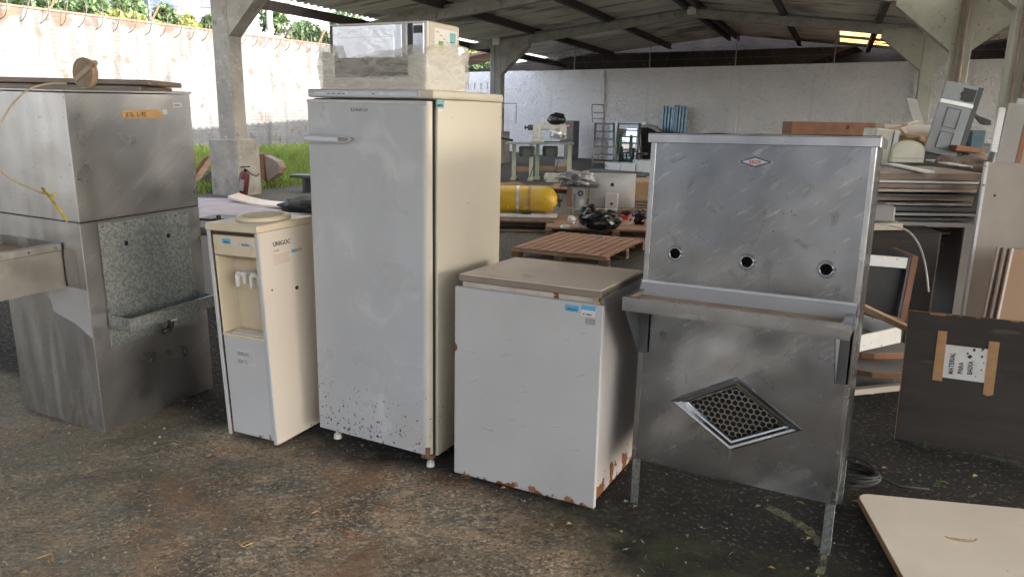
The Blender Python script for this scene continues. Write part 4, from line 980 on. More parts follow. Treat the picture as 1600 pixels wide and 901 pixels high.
for x in (.04, w_ - .05): MB().cyl((x, .21, -.012), (x, .21, 0), .014).build('foot', 'black', t)
MB().box(-.030, .035, -.034, -.020, -.010, .150, bev=.004).box(.425, w_ + .012, -.034, -.020, -.010, .135, bev=.004).box(.036, .424, -.034, -.020, -.010, .045, bev=.003).box(w_ + .004, w_ + .012, -.019, d_ + .03, -.010, .14, bev=.002).box(-.030, -.022, -.019, d_ + .03, -.010, .14, bev=.002).build('packing_tray', 'white_plastic', t)
MB().box(.036, .424, -.0215, -.0205, .046, .125).build('tray_window', 'dark_glass', t)
# film
def ring(z, out, seed):
    pts = []
    x0, x1, y0, y1 = -out - .028, w_ + out + .012, -out - .040, d_ + out + .03
    per = [(x0, y0), (x1, y0), (x1, y1), (x0, y1)]
    for k in range(4):
        a_ = Vector((*per[k], 0)); b_ = Vector((*per[(k + 1) % 4], 0))
        n_ = 26
        for i in range(n_):
            p = a_.lerp(b_, i / n_); pts.append(p)
    return pts
fm = MB(); rows = []
for j in range(13):
    u_ = j / 12; r0 = ring(0, .004 + .008 * math.sin(u_ * 3), 0); row = []
    for i, p in enumerate(r0):
        s_ = i / len(r0)
        top = .165 + .02 * noise.noise(Vector((s_ * 14, 2, 0)))
        if p.y < -.02: top = .135 + .055 * max(0, (p.x - .1) / .4) + (.055 if p.x < .07 else 0) + .012 * noise.noise(Vector((p.x * 12, 0, 0)))
        if p.x > w_: top = .185 + .022 * math.sin(p.y * 9)
        z = -.008 + u_ * (top * .93 + .006)
        nn = noise.noise(Vector((p.x * 11, p.y * 11, z * 22))) * .010 * (0.25 + u_)
        cx, cy = p.x - w_ / 2, p.y - d_ / 2; l_ = math.hypot(cx, cy)
        inn = -.012 * max(0, u_ - .8) * 5 * 0 
        row.append((p.x + cx / l_ * (nn + inn), p.y + cy / l_ * (nn + inn), z))
    rows.append(row)
N_ = len(rows[0]); fm.add([q for r_ in rows for q in r_], [[j * N_ + i, j * N_ + (i + 1) % N_, (j + 1) * N_ + (i + 1) % N_, (j + 1) * N_ + i] for j in range(12) for i in range(N_)], 0, True)
fm.build('plastic_film', 'film', t)

# ---- small chest-height freezer
t = thing('small_freezer', 'low white freezer with a rusty bottom edge and brown lid, in front of the pallets', 'freezer', (-.224, 3.069, .0), -27.44, -1.15, -.22)
W_, D_, H_ = .636, .509, .928
MB().box(.004, W_ - .001, .024, D_, .03, .897, bev=.003).build('cabinet', 'freezer_side', t)
MB().box(.008, W_ - .004, .006, .0235, .03, .896).build('cabinet_front', 'freezer_body', t)
s = MB().box(-.018, W_ + .017, -.018, .004, .026, .876, bev=.004); s.build('door', 'freezer_front', t)
sc = MB(); rr = random.Random(4)
for i in range(16):
    x = rr.uniform(.02, .6); z = rr.uniform(.2, .84); a_ = rr.uniform(-.5, .9); l_ = rr.uniform(.01, .07)
    sc.bar((x, -.0183, z), (x + l_ * math.cos(a_), -.0183, z + l_ * math.sin(a_) * .6), .0004, .0012)
sc.build('scratches', 'lid_trim', t)
MB().box(-.004, W_ + .003, -.010, D_ + .004, .900, .9255, bev=.002).build('lid', 'lid_trim', t); MB().box(.0, W_ - .001, -.006, D_, .9258, .930, bev=.001).build('lid_top', 'lid_top', t)
MB().box(W_ - .03, W_ - .006, -.0125, -.006, .885, .903).build('chipped_corner', 'wood_raw', t)
box('asset_sticker', 'sticker_blue', t, .493, .551, -.0192, -.0182, .836, .862, bev=0); text('sticker_writing', '0002375', .012, 'ink_navy', t, (.502, -.0198, .842))
box('barcode_label', 'paper_plain', t, .563, .621, -.0192, -.0182, .826, .868, bev=0); box('label_header', 'sticker_blue', t, .563, .621, -.0198, -.0193, .850, .868, bev=0)
text('label_writing', 'Nº 20806', .010, 'ink', t, (.568, -.0198, .830)); box('grey_tag', 'board_grey', t, .581, .622, -.0192, -.0182, .794, .818, bev=0)
for x, y in ((.03, .03), (.6, .04), (.03, .46), (.6, .46)): MB().blob((x, y, .012), (.022, .022, .018), .25, 2, 2, seed=x).build('foot', 'rust', t)

# ---- stainless drinking fountain
t = thing('drinking_fountain', 'wide stainless steel drinking fountain on legs with three tap holes and a diamond grille', 'drinking fountain', (.512, 2.865, .0), -28.83, -2.61, -.53)
W_, D_, H_ = .786, .46, 1.525
p = MB().panel(.016, W_ - .016, .955, 1.494, .0, [(.121, 1.071), (.394, 1.064), (.668, 1.064)], .019, .04)
p.build('upper_panel', 'steel_brushed', t)
MB().box(.004, .007, .003, D_, .21, 1.494).build('side_panel', 'steel_brushed', t); MB().box(W_ - .007, W_ - .004, .003, D_, .21, 1.494).build('side_panel', 'steel_brushed', t)
MB().box(.007, W_ - .007, D_ - .004, D_, .21, 1.494).build('back_panel', 'steel_brushed', t)
box('inner_tank', 'dark_gap', t, .02, W_ - .02, .04, D_ - .02, .22, 1.48, bev=0)
for cx, cz in ((.121, 1.071), (.394, 1.064), (.668, 1.064)):
    MB().tube([(cx + .023 * math.cos(a_ * math.pi / 10), -.002, cz + .023 * math.sin(a_ * math.pi / 10)) for a_ in range(21)], .0045, 8).build('tap_hole_ring', 'steel_plain', t)
    MB().tube([(cx + .032 * math.cos(a_ * math.pi / 10), -.0005, cz + .032 * math.sin(a_ * math.pi / 10)) for a_ in range(21)], .002, 6).build('weld_bead', 'steel_plain', t)
# cap
cp = MB().box(-.012, W_ + .012, -.014, D_ + .01, 1.523, 1.527, bev=.001)
cp.box(-.012, W_ + .012, -.014, -.010, 1.492, 1.5228, bev=.001).box(-.012, -.008, -.010, D_ + .01, 1.492, 1.5228).box(W_ + .008, W_ + .012, -.010, D_ + .01, 1.492, 1.5228)
cp.build('top_cap', 'steel_plain', t)
ds = MB(); vs = []; nn_ = 24
for j in range(13):
    for i in range(nn_ + 1): 
        x = -.008 + (W_ + .016) * i / nn_; y = -.008 + (D_ + .012) * j / 12
        vs.append((x, y, 1.5278 + .006 * max(0, noise.noise(Vector((x * 14, y * 14, 0))) + .15)))
ds.add(vs, [[j * (nn_ + 1) + i, j * (nn_ + 1) + i + 1, (j + 1) * (nn_ + 1) + i + 1, (j + 1) * (nn_ + 1) + i] for j in range(12) for i in range(nn_)], 0, True); ds.build('dust_layer', 'dust', t)
# corner angles
for x0, x1, lo in ((0, .018, .20), (W_ - .018, W_, .20)):
    MB().box(x0, x1, -.004, -.0006, .955, 1.492, bev=.0008).build('corner_angle', 'steel_plain', t); MB().box(x0, x1, -.004, -.0006, lo, .66, bev=.0008).build('corner_angle', 'steel_plain', t)
    xx = x0 if x0 == 0 else W_
    MB().box(xx - .002, xx + .002, -.003, .03, lo, 1.492).build('corner_angle_side', 'steel_plain', t)
for x in (.009, W_ - .009):
    for z in (1.475, .965, .215): MB().cyl((x, -.004, z), (x, -.007, z), .006, n=8).build('rivet', 'steel_plain', t)
# lower panel with diamond opening
xl, xr, zb, zt = .003, W_ - .003, .198, .900; cx, cz, hx, hz = .394, .472, .185, .108
rp_ = {'T': (cx, cz + hz), 'B': (cx, cz - hz), 'L': (cx - hx, cz + .01), 'R': (cx + hx, cz - .01)}
q = MB()
def P3(l): return [(x, 0.0, z) for x, z in l]
nL, nR = .040, W_ - .050
q.add(P3([(xl, zb), (cx, zb), rp_['B'], rp_['L'], (xl, rp_['L'][1])]), [[0, 1, 2, 3, 4]])
q.add(P3([(cx, zb), (xr, zb), (xr, rp_['R'][1]), rp_['R'], rp_['B']]), [[0, 1, 2, 3, 4]])
q.add(P3([(xl, rp_['L'][1]), rp_['L'], rp_['T'], (cx, .66), (xl, .66)]), [[0, 1, 2, 3, 4]])
q.add(P3([rp_['T'], rp_['R'], (xr, rp_['R'][1]), (xr, .66), (cx, .66)]), [[0, 1, 2, 3, 4]])
q.add(P3([(nL, .66), (nR, .66), (nR, zt), (nL, zt)]), [[0, 1, 2, 3]])
q.build('lower_panel', 'steel_lower', t)
MB().box(nL - .02, nL, .02, .024, .66, .9).build('notch_shade', 'dark_gap', t); MB().box(nR, nR + .03, .02, .024, .66, .9).build('notch_shade', 'dark_gap', t)  # near-black plates stand in for the shade inside the corner notches
MB().box(.39, .397, -.0022, -.0004, zb, cz - hz - .03).build('fold_line', 'steel_plain', t)
# diamond frame: outer bevelled border and inner lip
def rh(k, e=0): return [(cx - (hx + k * 1.72), cz + .01), (cx, cz - hz - k), (cx + hx + k * 1.72, cz - .01), (cx, cz + hz + k)]
fr = MB()
for (k0, y0), (k1, y1) in (((.041, -.001), (.036, -.004)), ((.036, -.004), (.028, -.020)), ((.028, -.020), (.018, -.018)), ((.018, -.018), (.010, -.003)), ((.010, -.003), (.003, -.001)), ((.003, -.001), (-.003, .008))):
    a_, b_ = rh(k0), rh(k1)
    for i in range(4):
        j = (i + 1) % 4; fr.add([(a_[i][0], y0, a_[i][1]), (a_[j][0], y0, a_[j][1]), (b_[j][0], y1, b_[j][1]), (b_[i][0], y1, b_[i][1])], [[0, 1, 2, 3]])
fr.build('grille_frame', 'steel_plain', t)
hx_ = MB(); ra = .0140; dxh = ra * math.sqrt(3); 
for j in range(-9, 10):
    for i in range(-14, 15):
        x = cx + (i + (j % 2) * .5) * dxh; z = cz + j * ra * 1.5
        if abs(x - cx) / hx + abs(z - cz) / hz > .985: continue
        o12 = []; i12 = []; nn_ = 12
        for k in range(nn_):
            a_ = math.pi / 6 * k + math.pi / 6; rr_ = ra if k % 2 == 0 else ra * math.cos(math.pi / 6)
            o12.append((x + rr_ * math.cos(a_), .007, z + rr_ * math.sin(a_))); i12.append((x + ra * .70 * math.cos(a_), .0068, z + ra * .70 * math.sin(a_)))
        hx_.add(o12 + i12, [[k, (k + 1) % nn_, nn_ + (k + 1) % nn_, nn_ + k] for k in range(nn_)])
hx_.build('grille_mesh', 'steel_plain', t)
# trough
tr = MB(); x0, x1, y0, z0, z1 = -.004, W_ - .004, -.222, .868, .922
tr.box(x0, x1, y0, -.0015, z0, z0 + .003).box(x0, x1, y0, y0 + .003, z0 + .003, z1, bev=.0008)
tr.box(x0, x0 + .003, y0 + .003, -.0015, z0 + .003, z1).box(x1 - .003, x1, y0 + .003, -.0015, z0 + .003, z1)
tr.box(x0 + .003, x0 + .02, y0 + .003, -.0015, z1 - .003, z1).box(x1 - .028, x1 - .003, y0 + .003, -.0015, z1 - .003, z1 + .002).box(x0, x1, y0 + .003, y0 + .014, z1 - .003, z1)
tr.build('trough', 'steel_plain', t)
MB().add([(x0, -.001, .956), (x1, -.001, .956), (x1, -.045, z0 + .036), (x0, -.045, z0 + .036)], [[0, 1, 2, 3]]).box(x0, x1, -.012, -.001, .948, .957).build('trough_back', 'film_light', t)
MB().box(x0 + .004, x1 - .004, y0 + .004, -.03, z0 + .004, z0 + .036).build('trough_dust', 'dust', t)
MB().box(x0 + .003, x0 + .018, y0 + .003, -.02, z0 + .012, z1 - .004).build('trough_end', 'board_brown', t)
for x in (x0 + .012, x1 - .02): MB().cyl((x, y0, .885 + .01), (x, y0 - .004, .895), .007, n=10).build('rivet', 'steel_plain', t)
for x in (x0 + .004, x1 - .045):
    g_ = MB().prism([(x, y0 + .02, z0 - .001), (x, -.003, z0 - .001), (x, -.003, .66), (x, -.02, .66)], (.003, 0, 0))
    g_.box(x, x + .035, -.02, -.006, .662, z0 - .002)
    g_.build('bracket', 'dark_grey', t)
MB().cyl((.094, -.002, .744), (.094, -.0005, .744), .014).build('plugged_hole', 'dark_grey', t)
for x, y, tl in ((.002, .0, -1), (W_ - .034, .0, 1), (.002, D_ - .03, -1), (W_ - .034, D_ - .03, 1)):
    lg = MB(); z_ = -.005 if y == 0 else .018
    lg.box(x, x + .032, y, y + .003, z_, .205).box(x if tl < 0 else x + .029, x + .003 if tl < 0 else x + .032, y + .003, y + .032, z_, .205); lg.build('leg', 'galvanized', t)
# badge
bd = MB(); bd.prism([(.335, -.003, 1.430), (.392, -.003, 1.411), (.450, -.003, 1.430), (.392, -.003, 1.449)], (0, .0026, 0)); bd.build('badge', 'ink_navy', t)
MB().prism([(.345, -.0038, 1.430), (.392, -.0038, 1.4155), (.440, -.0038, 1.430), (.392, -.0038, 1.4445)], (0, .0007, 0)).build('badge_face', 'paper_plain', t)
text('badge_writing', 'KROS', .018, 'ink_red', t, (.392, -.0042, 1.4235), align='CENTER', sx=.9, bold=.0004)
for x in (.337, .452): MB().cyl((x, -.001, 1.430), (x, -.005, 1.430), .004, n=8).build('rivet', 'steel_plain', t)

# ---- things on the ground in front and right
pts = []
for i in range(120):
    a_ = i * .33; r_ = .105 + .018 * math.sin(i * .7); pts.append((1.53 + r_ * math.cos(a_), 3.06 + r_ * .8 * math.sin(a_), .02 + .0005 * i + .012 * math.sin(i * .5)))
pts += [(1.72, 3.02, .015), (1.85, 3.0, .012)]
tag(MB().tube(pts, .0055, 6).build('cable_coil', 'rubber'), 'black cable lying in a loose coil behind the right leg of the drinking fountain', 'cable')
a_ = MB(); q0 = [gnd(x, y, .012) for x, y in ((1195, 792), (1225, 808), (1250, 822), (1270, 838), (1285, 858), (1286, 880), (1278, 905))]
vs = []
for i, p in enumerate(smooth_pts(q0, 4)):
    wv = .012 + .010 * abs(math.sin(i * .5)); vs += [(p.x - wv, p.y - wv * .4, .014 + .01 * abs(math.sin(i * 1.1))), (p.x + wv, p.y + wv * .4, .016 + .012 * abs(math.cos(i * .9)))]
a_.add(vs, [[2 * i, 2 * i + 1, 2 * i + 3, 2 * i + 2] for i in range(len(vs) // 2 - 1)], 0, True)
tag(a_.build('plastic_strip', 'sheet_plastic'), 'crumpled strip of clear yellowish plastic by the front right leg of the drinking fountain', 'plastic strip')
# dark board with notice
bl = Vector((1.97, 3.545, .004))
t = thing('notice_board', 'large dark brown board leaning near the drinking fountain, with a taped paper notice', 'board', bl, -28, -14, -1.2)
MB().box(0, 1.15, 0, .016, 0, .66, bev=.002).build('panel', 'board_dark', t)
ed = MB().box(-.0035, -.0006, 0, .016, 0, .66).box(-.002, 1.15, .0, .016, .6605, .6635)
rr = random.Random(9)
for i in range(30): 
    x = rr.uniform(0, 1.1); ed.box(x, x + rr.uniform(.01, .05), -.001, .0, .655 - rr.random() * .006, .661)
ed.build('chipped_edge', 'wood_edge', t)
MB().box(.165, .365, -.0016, -.0006, .345, .51).build('paper_notice', 'paper', t)
for i, tx in enumerate(('MATERIAL', 'PARA', 'BAIXA')):
    text('notice_writing', tx, .030, 'ink', t, (.222 + i * .040, -.0022, .365 + (0, .008, .010)[i]), rot=(R(90), R(-90), 0), sx=.78, bold=.0007)
sp_ = MB(); rr = random.Random(5)
for q in ((.285, .462, .010), (.300, .500, .008), (.335, .470, .007), (.345, .440, .004), (.338, .405, .004), (.275, .478, .006), (.318, .37, .003)):
    sp_ = MB().prism([(q[0] + q[2] * rr.uniform(.6, 1.2) * math.cos(k * .7), -.0024, q[1] + q[2] * rr.uniform(.6, 1.2) * math.sin(k * .7)) for k in range(9)], (0, .0003, 0)); sp_.build('burn_mark', 'cap_dark', bpy.data.objects['paper_notice'])

tp_ = MB(); tp_.prism([(.135, -.0028, .325), (.178, -.0028, .325), (.178, -.0028, .575), (.138, -.0028, .575)], (0, .0008, 0)); tp_.build('tape', 'tape', t)
tp_ = MB(); tp_.prism([(.356, -.0028, .29), (.375, -.0028, .283), (.398, -.0028, .292), (.402, -.0028, .55), (.358, -.0028, .55)], (0, .0008, 0)); tp_.build('tape', 'tape', t)
# beige panel lying on the ground
P_ = []
def rc_(cx_, cy_, r_, a0, a1): return [(cx_ + r_ * math.cos(R(a0 + (a1 - a0) * i / 6)), cy_ + r_ * math.sin(R(a0 + (a1 - a0) * i / 6))) for i in range(7)]
poly = rc_(.05, -.05, .05, 180, 90) + [(1.1, 0), (1.1, -1.2), (0, -1.2)]
t = thing('table_top', 'beige laminate table top with brown edge lying on the dirt in the bottom right corner', 'table top', (1.475, 2.895, .022), -10, 0, 0)
MB().prism([(x, y, 0) for x, y in poly], (0, 0, .022)).build('core', 'wood_edge', t)
MB().prism([(x + .004 if x < .5 else x, y - .004, .0225) for x, y in poly], (0, 0, .002)).build('laminate', 'beige_lam', t)
MB().box(.1, 1, -1.1, -.1, -.02, -.001).build('underlay', 'wood_raw', t)
st_ = MB()
for (a0, a1, r_, w_) in ((200, 350, .055, .008), (215, 330, .045, .004), (225, 300, .034, .006)):
    p = [(.30 + (r_ + k) * math.cos(R(a)), -.28 + (r_ + k) * .7 * math.sin(R(a)), .0249) for k, rng in ((0, range(a0, a1, 12)), (w_, range(a1, a0, -12))) for a in rng]
    st_.prism(p, (0, 0, .0004))
st_.build('dried_stain', 'tape', t)

# ================================================================== YARD BEHIND
# ---- pallets
def pallet(name, label, loc, yaw, w, d, h=.13, n=9, along='x', group='wooden pallets on the yard floor', mt='wood_pallet', solid=False):
    t = thing(name, label, 'pallet', loc, yaw, group=group)
    rr = random.Random(int(loc[0] * 100) + 3)
    for i in range(n):
        if along == 'y':
            wd = w / n; MB().box(i * wd + .006, (i + 1) * wd - (.014 if not solid else .004), rr.uniform(-.01, .01), d + rr.uniform(-.01, .01), h - .022, h, bev=.002).build('slat', mt, t)
        else:
            wd = d / n; MB().box(rr.uniform(-.01, .01), w + rr.uniform(-.01, .01), i * wd + .006, (i + 1) * wd - .014, h - .022, h, bev=.002).build('slat', mt, t)
    for k in range(3):
        if along == 'y': MB().box(0, w, k * (d - .09) / 2, k * (d - .09) / 2 + .09, h - .045, h - .0235).build('runner', 'wood_raw', t)
        else: MB().box(k * (w - .09) / 2, k * (w - .09) / 2 + .09, 0, d, h - .045, h - .0235).build('runner', 'wood_raw', t)
    for k in range(3):
        for j in range(3): MB().box(k * (w - .1) / 2, k * (w - .1) / 2 + .1, j * (d - .1) / 2, j * (d - .1) / 2 + .1, .02, h - .0455).build('block', 'wood_pallet_dark', t)
    for k in range(3): MB().box(0, w, k * (d - .1) / 2, k * (d - .1) / 2 + .1, 0, .0195).build('runner', 'wood_raw', t)
    return t
# front slatted one: boards run away from the viewer along its long side
pa = gnd(799, 387, .13); pbk = gnd(874, 362.5, .13); pcr = gnd(1000, 372, .13)
yaw1 = math.degrees(math.atan2(pcr.y - pbk.y, pcr.x - pbk.x))
yl = math.degrees(math.atan2(pbk.y - pa.y, pbk.x - pa.x))
pallet('pallet', 'reddish brown slatted pallet lying nearest, just behind the small freezer', (pa.x, pa.y, .008), yl - 90, 1.15, (pbk - pa).length, n=11, along='y')
p = gnd(853, 360, .13)
pallet('pallet', 'wide boarded pallet carrying the computer tower and black bag, behind the slatted one', (p.x - .0, p.y + .28, .005), -6, 1.9, 1.35, n=10, along='x')
p = gnd(862, 337, .13)
pallet('pallet', 'pallet under the yellow gas cylinder', (p.x - 1.9, p.y - .75, .005), -2, 1.9, 1.05, h=.15, n=7, along='x', mt='wood_pallet_dark')
p = gnd(1000, 316, .13)
pallet('pallet', 'pallet standing behind the silver computer, beside the drinking fountain', (p.x - 1.3, p.y, .005), -8, 1.9, 1.0, h=.5, n=7, along='x', mt='wood_raw')
p = gnd(862, 290, .13)
pallet('pallet', 'pallet between the sewing table and the computer tower', (p.x - .1, p.y - .6, .0), -10, 1.6, 1.2, n=8, along='x', mt='wood_pallet')
# plywood sheet over the boarded pallet
p = gnd(862, 352, .14)
# ---- yellow gas cylinder
cc = at(868, 312.5, 11.0); 
t = thing('gas_cylinder', 'large yellow gas cylinder lying strapped on a pallet', 'gas cylinder', (cc.x - 1.35, cc.y + .08, cc.z), -3.5)
r_ = .198
prof = [(.0, 0)] + [(r_ * math.sin(R(a_)), .12 - .12 * math.cos(R(a_))) for a_ in range(15, 91, 15)]
m_ = MB(); n_ = 32; pr = [(.02, -.02), (r_ * .5, .02), (r_ * .85, .08), (r_, .17), (r_, 1.17), (r_ * .96, 1.24), (r_ * .8, 1.31), (r_ * .5, 1.36), (.03, 1.38)]
vs = [(x, q * math.cos(2 * math.pi * i / n_), q * math.sin(2 * math.pi * i / n_)) for q, x in pr for i in range(n_)]
m_.add(vs, [[j * n_ + i, j * n_ + (i + 1) % n_, (j + 1) * n_ + (i + 1) % n_, (j + 1) * n_ + i] for j in range(len(pr) - 1) for i in range(n_)], 0, True)
m_.build('tank', 'cyl_yellow', t)
for x, mt in ((.80, 'alu'), (.97, 'tape')):
    vs = [(x + dx, (r_ + .006) * math.cos(2 * math.pi * i / n_), (r_ + .006) * math.sin(2 * math.pi * i / n_)) for dx in (-.022, .022) for i in range(n_)]
    MB().add(vs, [[i, (i + 1) % n_, n_ + (i + 1) % n_, n_ + i] for i in range(n_)], 0, True).build('strap', mt, t)
MB().cyl((1.37, 0, 0), (1.44, 0, 0), .035).cyl((1.44, -.05, 0), (1.44, .05, .06), .018).cyl((1.42, 0, 0), (1.42, 0, -.1), .02).build('valve', 'dark_grey', t)
MB().box(.85, 1.0, -.14, .14, -r_ - .02, -r_ + .03).box(.1, .25, -.14, .14, -r_ - .02, -r_ + .03).build('cradle', 'dark_grey', t)
p = gnd(800, 338, .16)
tag(MB().box(-.5, .75, -.06, .06, 0, .03, bev=.003).build('white_strip', 'white_paint', loc=(p.x - .1, p.y, .158), rot=(0, 0, R(-4))), 'long white metal strip on the pallet beneath the yellow cylinder', 'strip')
tag(MB().box(-.4, .55, -.04, .04, 0, .03, bev=.003).build('white_strip', 'white_paint', loc=(p.x + .12, p.y + .17, .158), rot=(0, 0, R(-2))), 'second white metal strip on the pallet, closer to the yellow cylinder', 'strip')
# ---- computer tower
p = at(913, 339, 9.9); p = gnd(913, 340, .135)
t = thing('computer_tower', 'black computer tower turned to show its silver back full of ports', 'computer', (p.x, p.y, .137), -10)
wv, dv, hv = .19, .42, .44
MB().box(-wv, 0, .004, dv, 0, hv, bev=.004).build('case', 'dark_grey', t)
MB().box(-wv + .004, -.004, -.003, .003, .004, hv - .004).build('back_plate', 'pc_case', t)
MB().cyl((-wv + .12, -.006, hv - .085), (-wv + .12, -.003, hv - .085), .045, n=20).build('fan', 'dark_grey', t); MB().cyl((-wv + .12, -.008, hv - .085), (-wv + .12, -.006, hv - .085), .014).build('fan_hub', 'pc_case', t)
MB().box(-.085, -.02, -.006, -.003, .17, .27).build('port_plate', 'paper_plain', t); m_ = MB()
for i in range(6): m_.box(-wv + .02, -wv + .05, -.006, -.003, .14 + i * .035, .16 + i * .035)
m_.build('ports', 'dark_grey', t); m_ = MB()
for i in range(4): m_.box(-wv + .03, -.03, -.006, -.003, .03 + i * .022, .04 + i * .022)
m_.build('slots', 'black', t)
# board and crumpled bag on the tower
q = Vector((p.x, p.y, .137))
tag(MB().box(-.36, .2, -.04, .42, 0, .018, bev=.002).build('thin_board', 'dark_grey', loc=(q.x - .02, q.y, .579), rot=(0, 0, R(-10))), 'thin dark board lying on the computer tower', 'board')
tag(MB().blob((0, 0, .05), (.22, .16, .10), .8, 3, 4, seed=2, flat=.1).build('crumpled_bag', 'bag_grey', loc=(q.x - .12, q.y + .18, .65)), 'crumpled grey plastic bag on top of the computer tower', 'bag')
# ---- all-in-one computer
p = gnd(955, 334, .135)
t = thing('desktop_computer', 'silver all-in-one computer seen from behind, standing right of the computer tower', 'computer', (p.x, p.y, .137), -9)
b_ = MB(); sw_, sh_ = .70, .52
vs = []; nx_, nz_ = 18, 12
for k, yb in ((0, 0), (1, 1)):
    for j in range(nz_ + 1):
        for i in range(nx_ + 1):
            u_, v_ = i / nx_ * 2 - 1, j / nz_ * 2 - 1; bulge = -.045 * (1 - abs(u_) ** 2.5) * (1 - abs(v_) ** 2.5)
            vs.append((u_ * sw_ / 2, (bulge if k == 0 else .008), .10 + (v_ + 1) / 2 * sh_))
F_ = []; st = (nx_ + 1) * (nz_ + 1)
for j in range(nz_):
    for i in range(nx_):
        a_ = j * (nx_ + 1) + i; F_.append([a_, a_ + 1, a_ + nx_ + 2, a_ + nx_ + 1]); F_.append([st + a_, st + a_ + nx_ + 1, st + a_ + nx_ + 2, st + a_ + 1])
b_.add(vs, F_, 0, True); b_.build('shell', 'alu', t)
MB().box(-.352, .352, .0085, .016, .10, .62).build('screen', 'black_gloss', t)
MB().box(-.095, .095, -.062, -.048, .09, .32, bev=.003).prism([(-.095, -.062, .09), (.095, -.062, .09), (.095, -.16, .0), (-.095, -.16, 0)], (0, .012, .004)).build('stand', 'alu', t)
MB().cyl((0, -.066, .16), (0, -.062, .16), .022).build('cable_hole', 'black', t)
ap = MB(); pts = []
for i in range(24):
    a_ = 2 * math.pi * i / 24; rr_ = .030 * (1 - .16 * max(0, math.sin(a_)) ** 6 - .10 * max(0, -math.sin(a_)) ** 8)
    bite = math.hypot(.030 * math.cos(a_) - .036, .030 * math.sin(a_) - .004)
    if bite < .017: rr_ *= .74
    pts.append((rr_ * math.cos(a_), -.0475, .45 + rr_ * math.sin(a_)))
ap.prism(pts, (0, .004, 0)); ap.prism([(.002, -.0475, .485), (.010, -.0475, .490), (.014, -.0475, .502), (.006, -.0475, .498)], (0, .004, 0)); ap.build('emblem', 'black', t)
# black bag and bits on the boarded pallet
p = gnd(938, 360, .135)
t = tag(MB().blob((0, 0, .09), (.27, .17, .14), .28, 2.2, 3, seed=8, flat=.13, smooth=False).blob((-.16, .02, .16), (.12, .09, .13), .35, 2.4, 3, seed=3, smooth=False).build('rubbish_bag', 'bag_black', loc=(p.x + .02, p.y + .16, .16)), 'black glossy rubbish bag in front of the silver computer', 'bag')
tag(MB().box(-.09, .09, -.03, .03, 0, .10, bev=.01).build('grey_box', 'board_grey', loc=(p.x + .04, p.y + .38, .26), rot=(R(10), R(8), R(-15))), 'small mauve grey box resting on the black rubbish bag', 'box')
for i, (px, py, kind, lb) in enumerate([(884, 356, 0, 'white plastic ring lying left of the black bag'), (903, 356, 1, 'small white square plastic cover tilted against the bag'), (893, 349, 2, 'broken white plastic housing behind the plastic ring')]):
    p = gnd(px, py, .14); m_ = MB()
    if kind == 0: m_.lathe([(.07, 0), (.075, .02), (.065, .03), (.045, .03), (.045, .0)], (0, 0, 0), 24)
    elif kind == 1: m_.box(-.045, .045, -.008, .008, 0, .09, bev=.004, M=Matrix.Rotation(R(35), 4, 'Y')).box(-.02, .02, -.011, -.008, .02, .055, M=Matrix.Rotation(R(35), 4, 'Y'))
    else: m_.blob((0, 0, .05), (.06, .05, .06), .5, 3, 2, seed=4, smooth=False)
    tag(m_.build(('plastic_ring', 'plastic_cover', 'plastic_housing')[i], 'white_plastic', loc=(p.x, p.y + .04, .137)), lb, 'plastic part')
p = gnd(975, 343, .14); tag(MB().tube([(-.10, 0, .03), (-.03, .03, .06), (.04, .0, .03), (.11, .04, .07)], .02, 8).box(-.05, .05, -.02, .02, 0, .03).build('red_tool', 'red', loc=(p.x, p.y, .137)), 'red hand tool on the pallet in front of the silver computer', 'tool')
p = gnd(972, 352, .14); tag(MB().tube([(-.2, -.02, .02), (0, -.04, .02), (.12, -.02, .04), (.15, .0, .12)], .018, 6).build('grey_hose', 'board_grey', loc=(p.x, p.y, .137)), 'bent grey hose on the pallet in front of the silver computer', 'hose')
p = gnd(960, 337, .14); tag(MB().blob((0, 0, .03), (.09, .06, .04), .9, 4, 3, seed=5).build('wire_tangle', 'black', loc=(p.x + .2, p.y, .15)), 'tangle of black wires beside the stand of the silver computer', 'cable')
p = gnd(998, 350, .14); tag(MB().blob((0, 0, .07), (.10, .10, .10), .8, 4, 3, seed=6).build('black_bundle', 'bag_black', loc=(p.x, p.y, .16)), 'black bundle on the pallet touching the drinking fountain edge', 'bundle')
p = gnd(938, 371, .14); tag(MB().box(-.05, .05, -.02, .02, 0, .02).build('plastic_scrap', 'clear_tube', loc=(p.x, p.y, .142), rot=(0, 0, .4)), 'small clear plastic scrap lying on the slatted pallet', 'scrap')

# ---- sewing tables and machine
def hbench(label, px, py, w=1.15, yaw=-4, d=.55, h=.90):
    p = gnd(px, py); t = thing('sewing_table', label, 'table', (p.x, p.y, 0), yaw, group='industrial sewing tables with pale green T legs')
    MB().box(-.12, w, -.02, d, h, h + .045, bev=.004).build('table_top', 'table_grey', t)
    for x in (.02, w - .16):
        MB().box(x, x + .10, d / 2 - .05, d / 2 + .05, .06, h - .005, bev=.004).build('leg', 'machine_green', t)
        MB().box(x - .02, x + .12, -.02, d + .02, 0, .06, bev=.006).build('leg_foot', 'machine_green', t)
    MB().box(.10, w - .16, d / 2 - .02, d / 2 + .02, .22, .34).build('crossbar', 'cardboard', t)
    MB().box(.2, .6, d / 2 - .12, d / 2 + .12, h - .3, h - .05, bev=.03).cyl((.4, -.02 + .1, h - .2), (.4, .3, h - .2), .12, n=16).build('motor', 'dark_grey', t)
    MB().tube([(.5, .1, h - .1), (.62, .05, .5), (.5, 0, .1)], .012, 5).build('treadle_rod', 'dark_grey', t)
    return t
t1 = hbench('left sewing table, partly hidden by the tall freezer', 797, 282, .62)
t2 = hbench('right sewing table, carrying the covered sewing machine', 834, 281, 1.0)
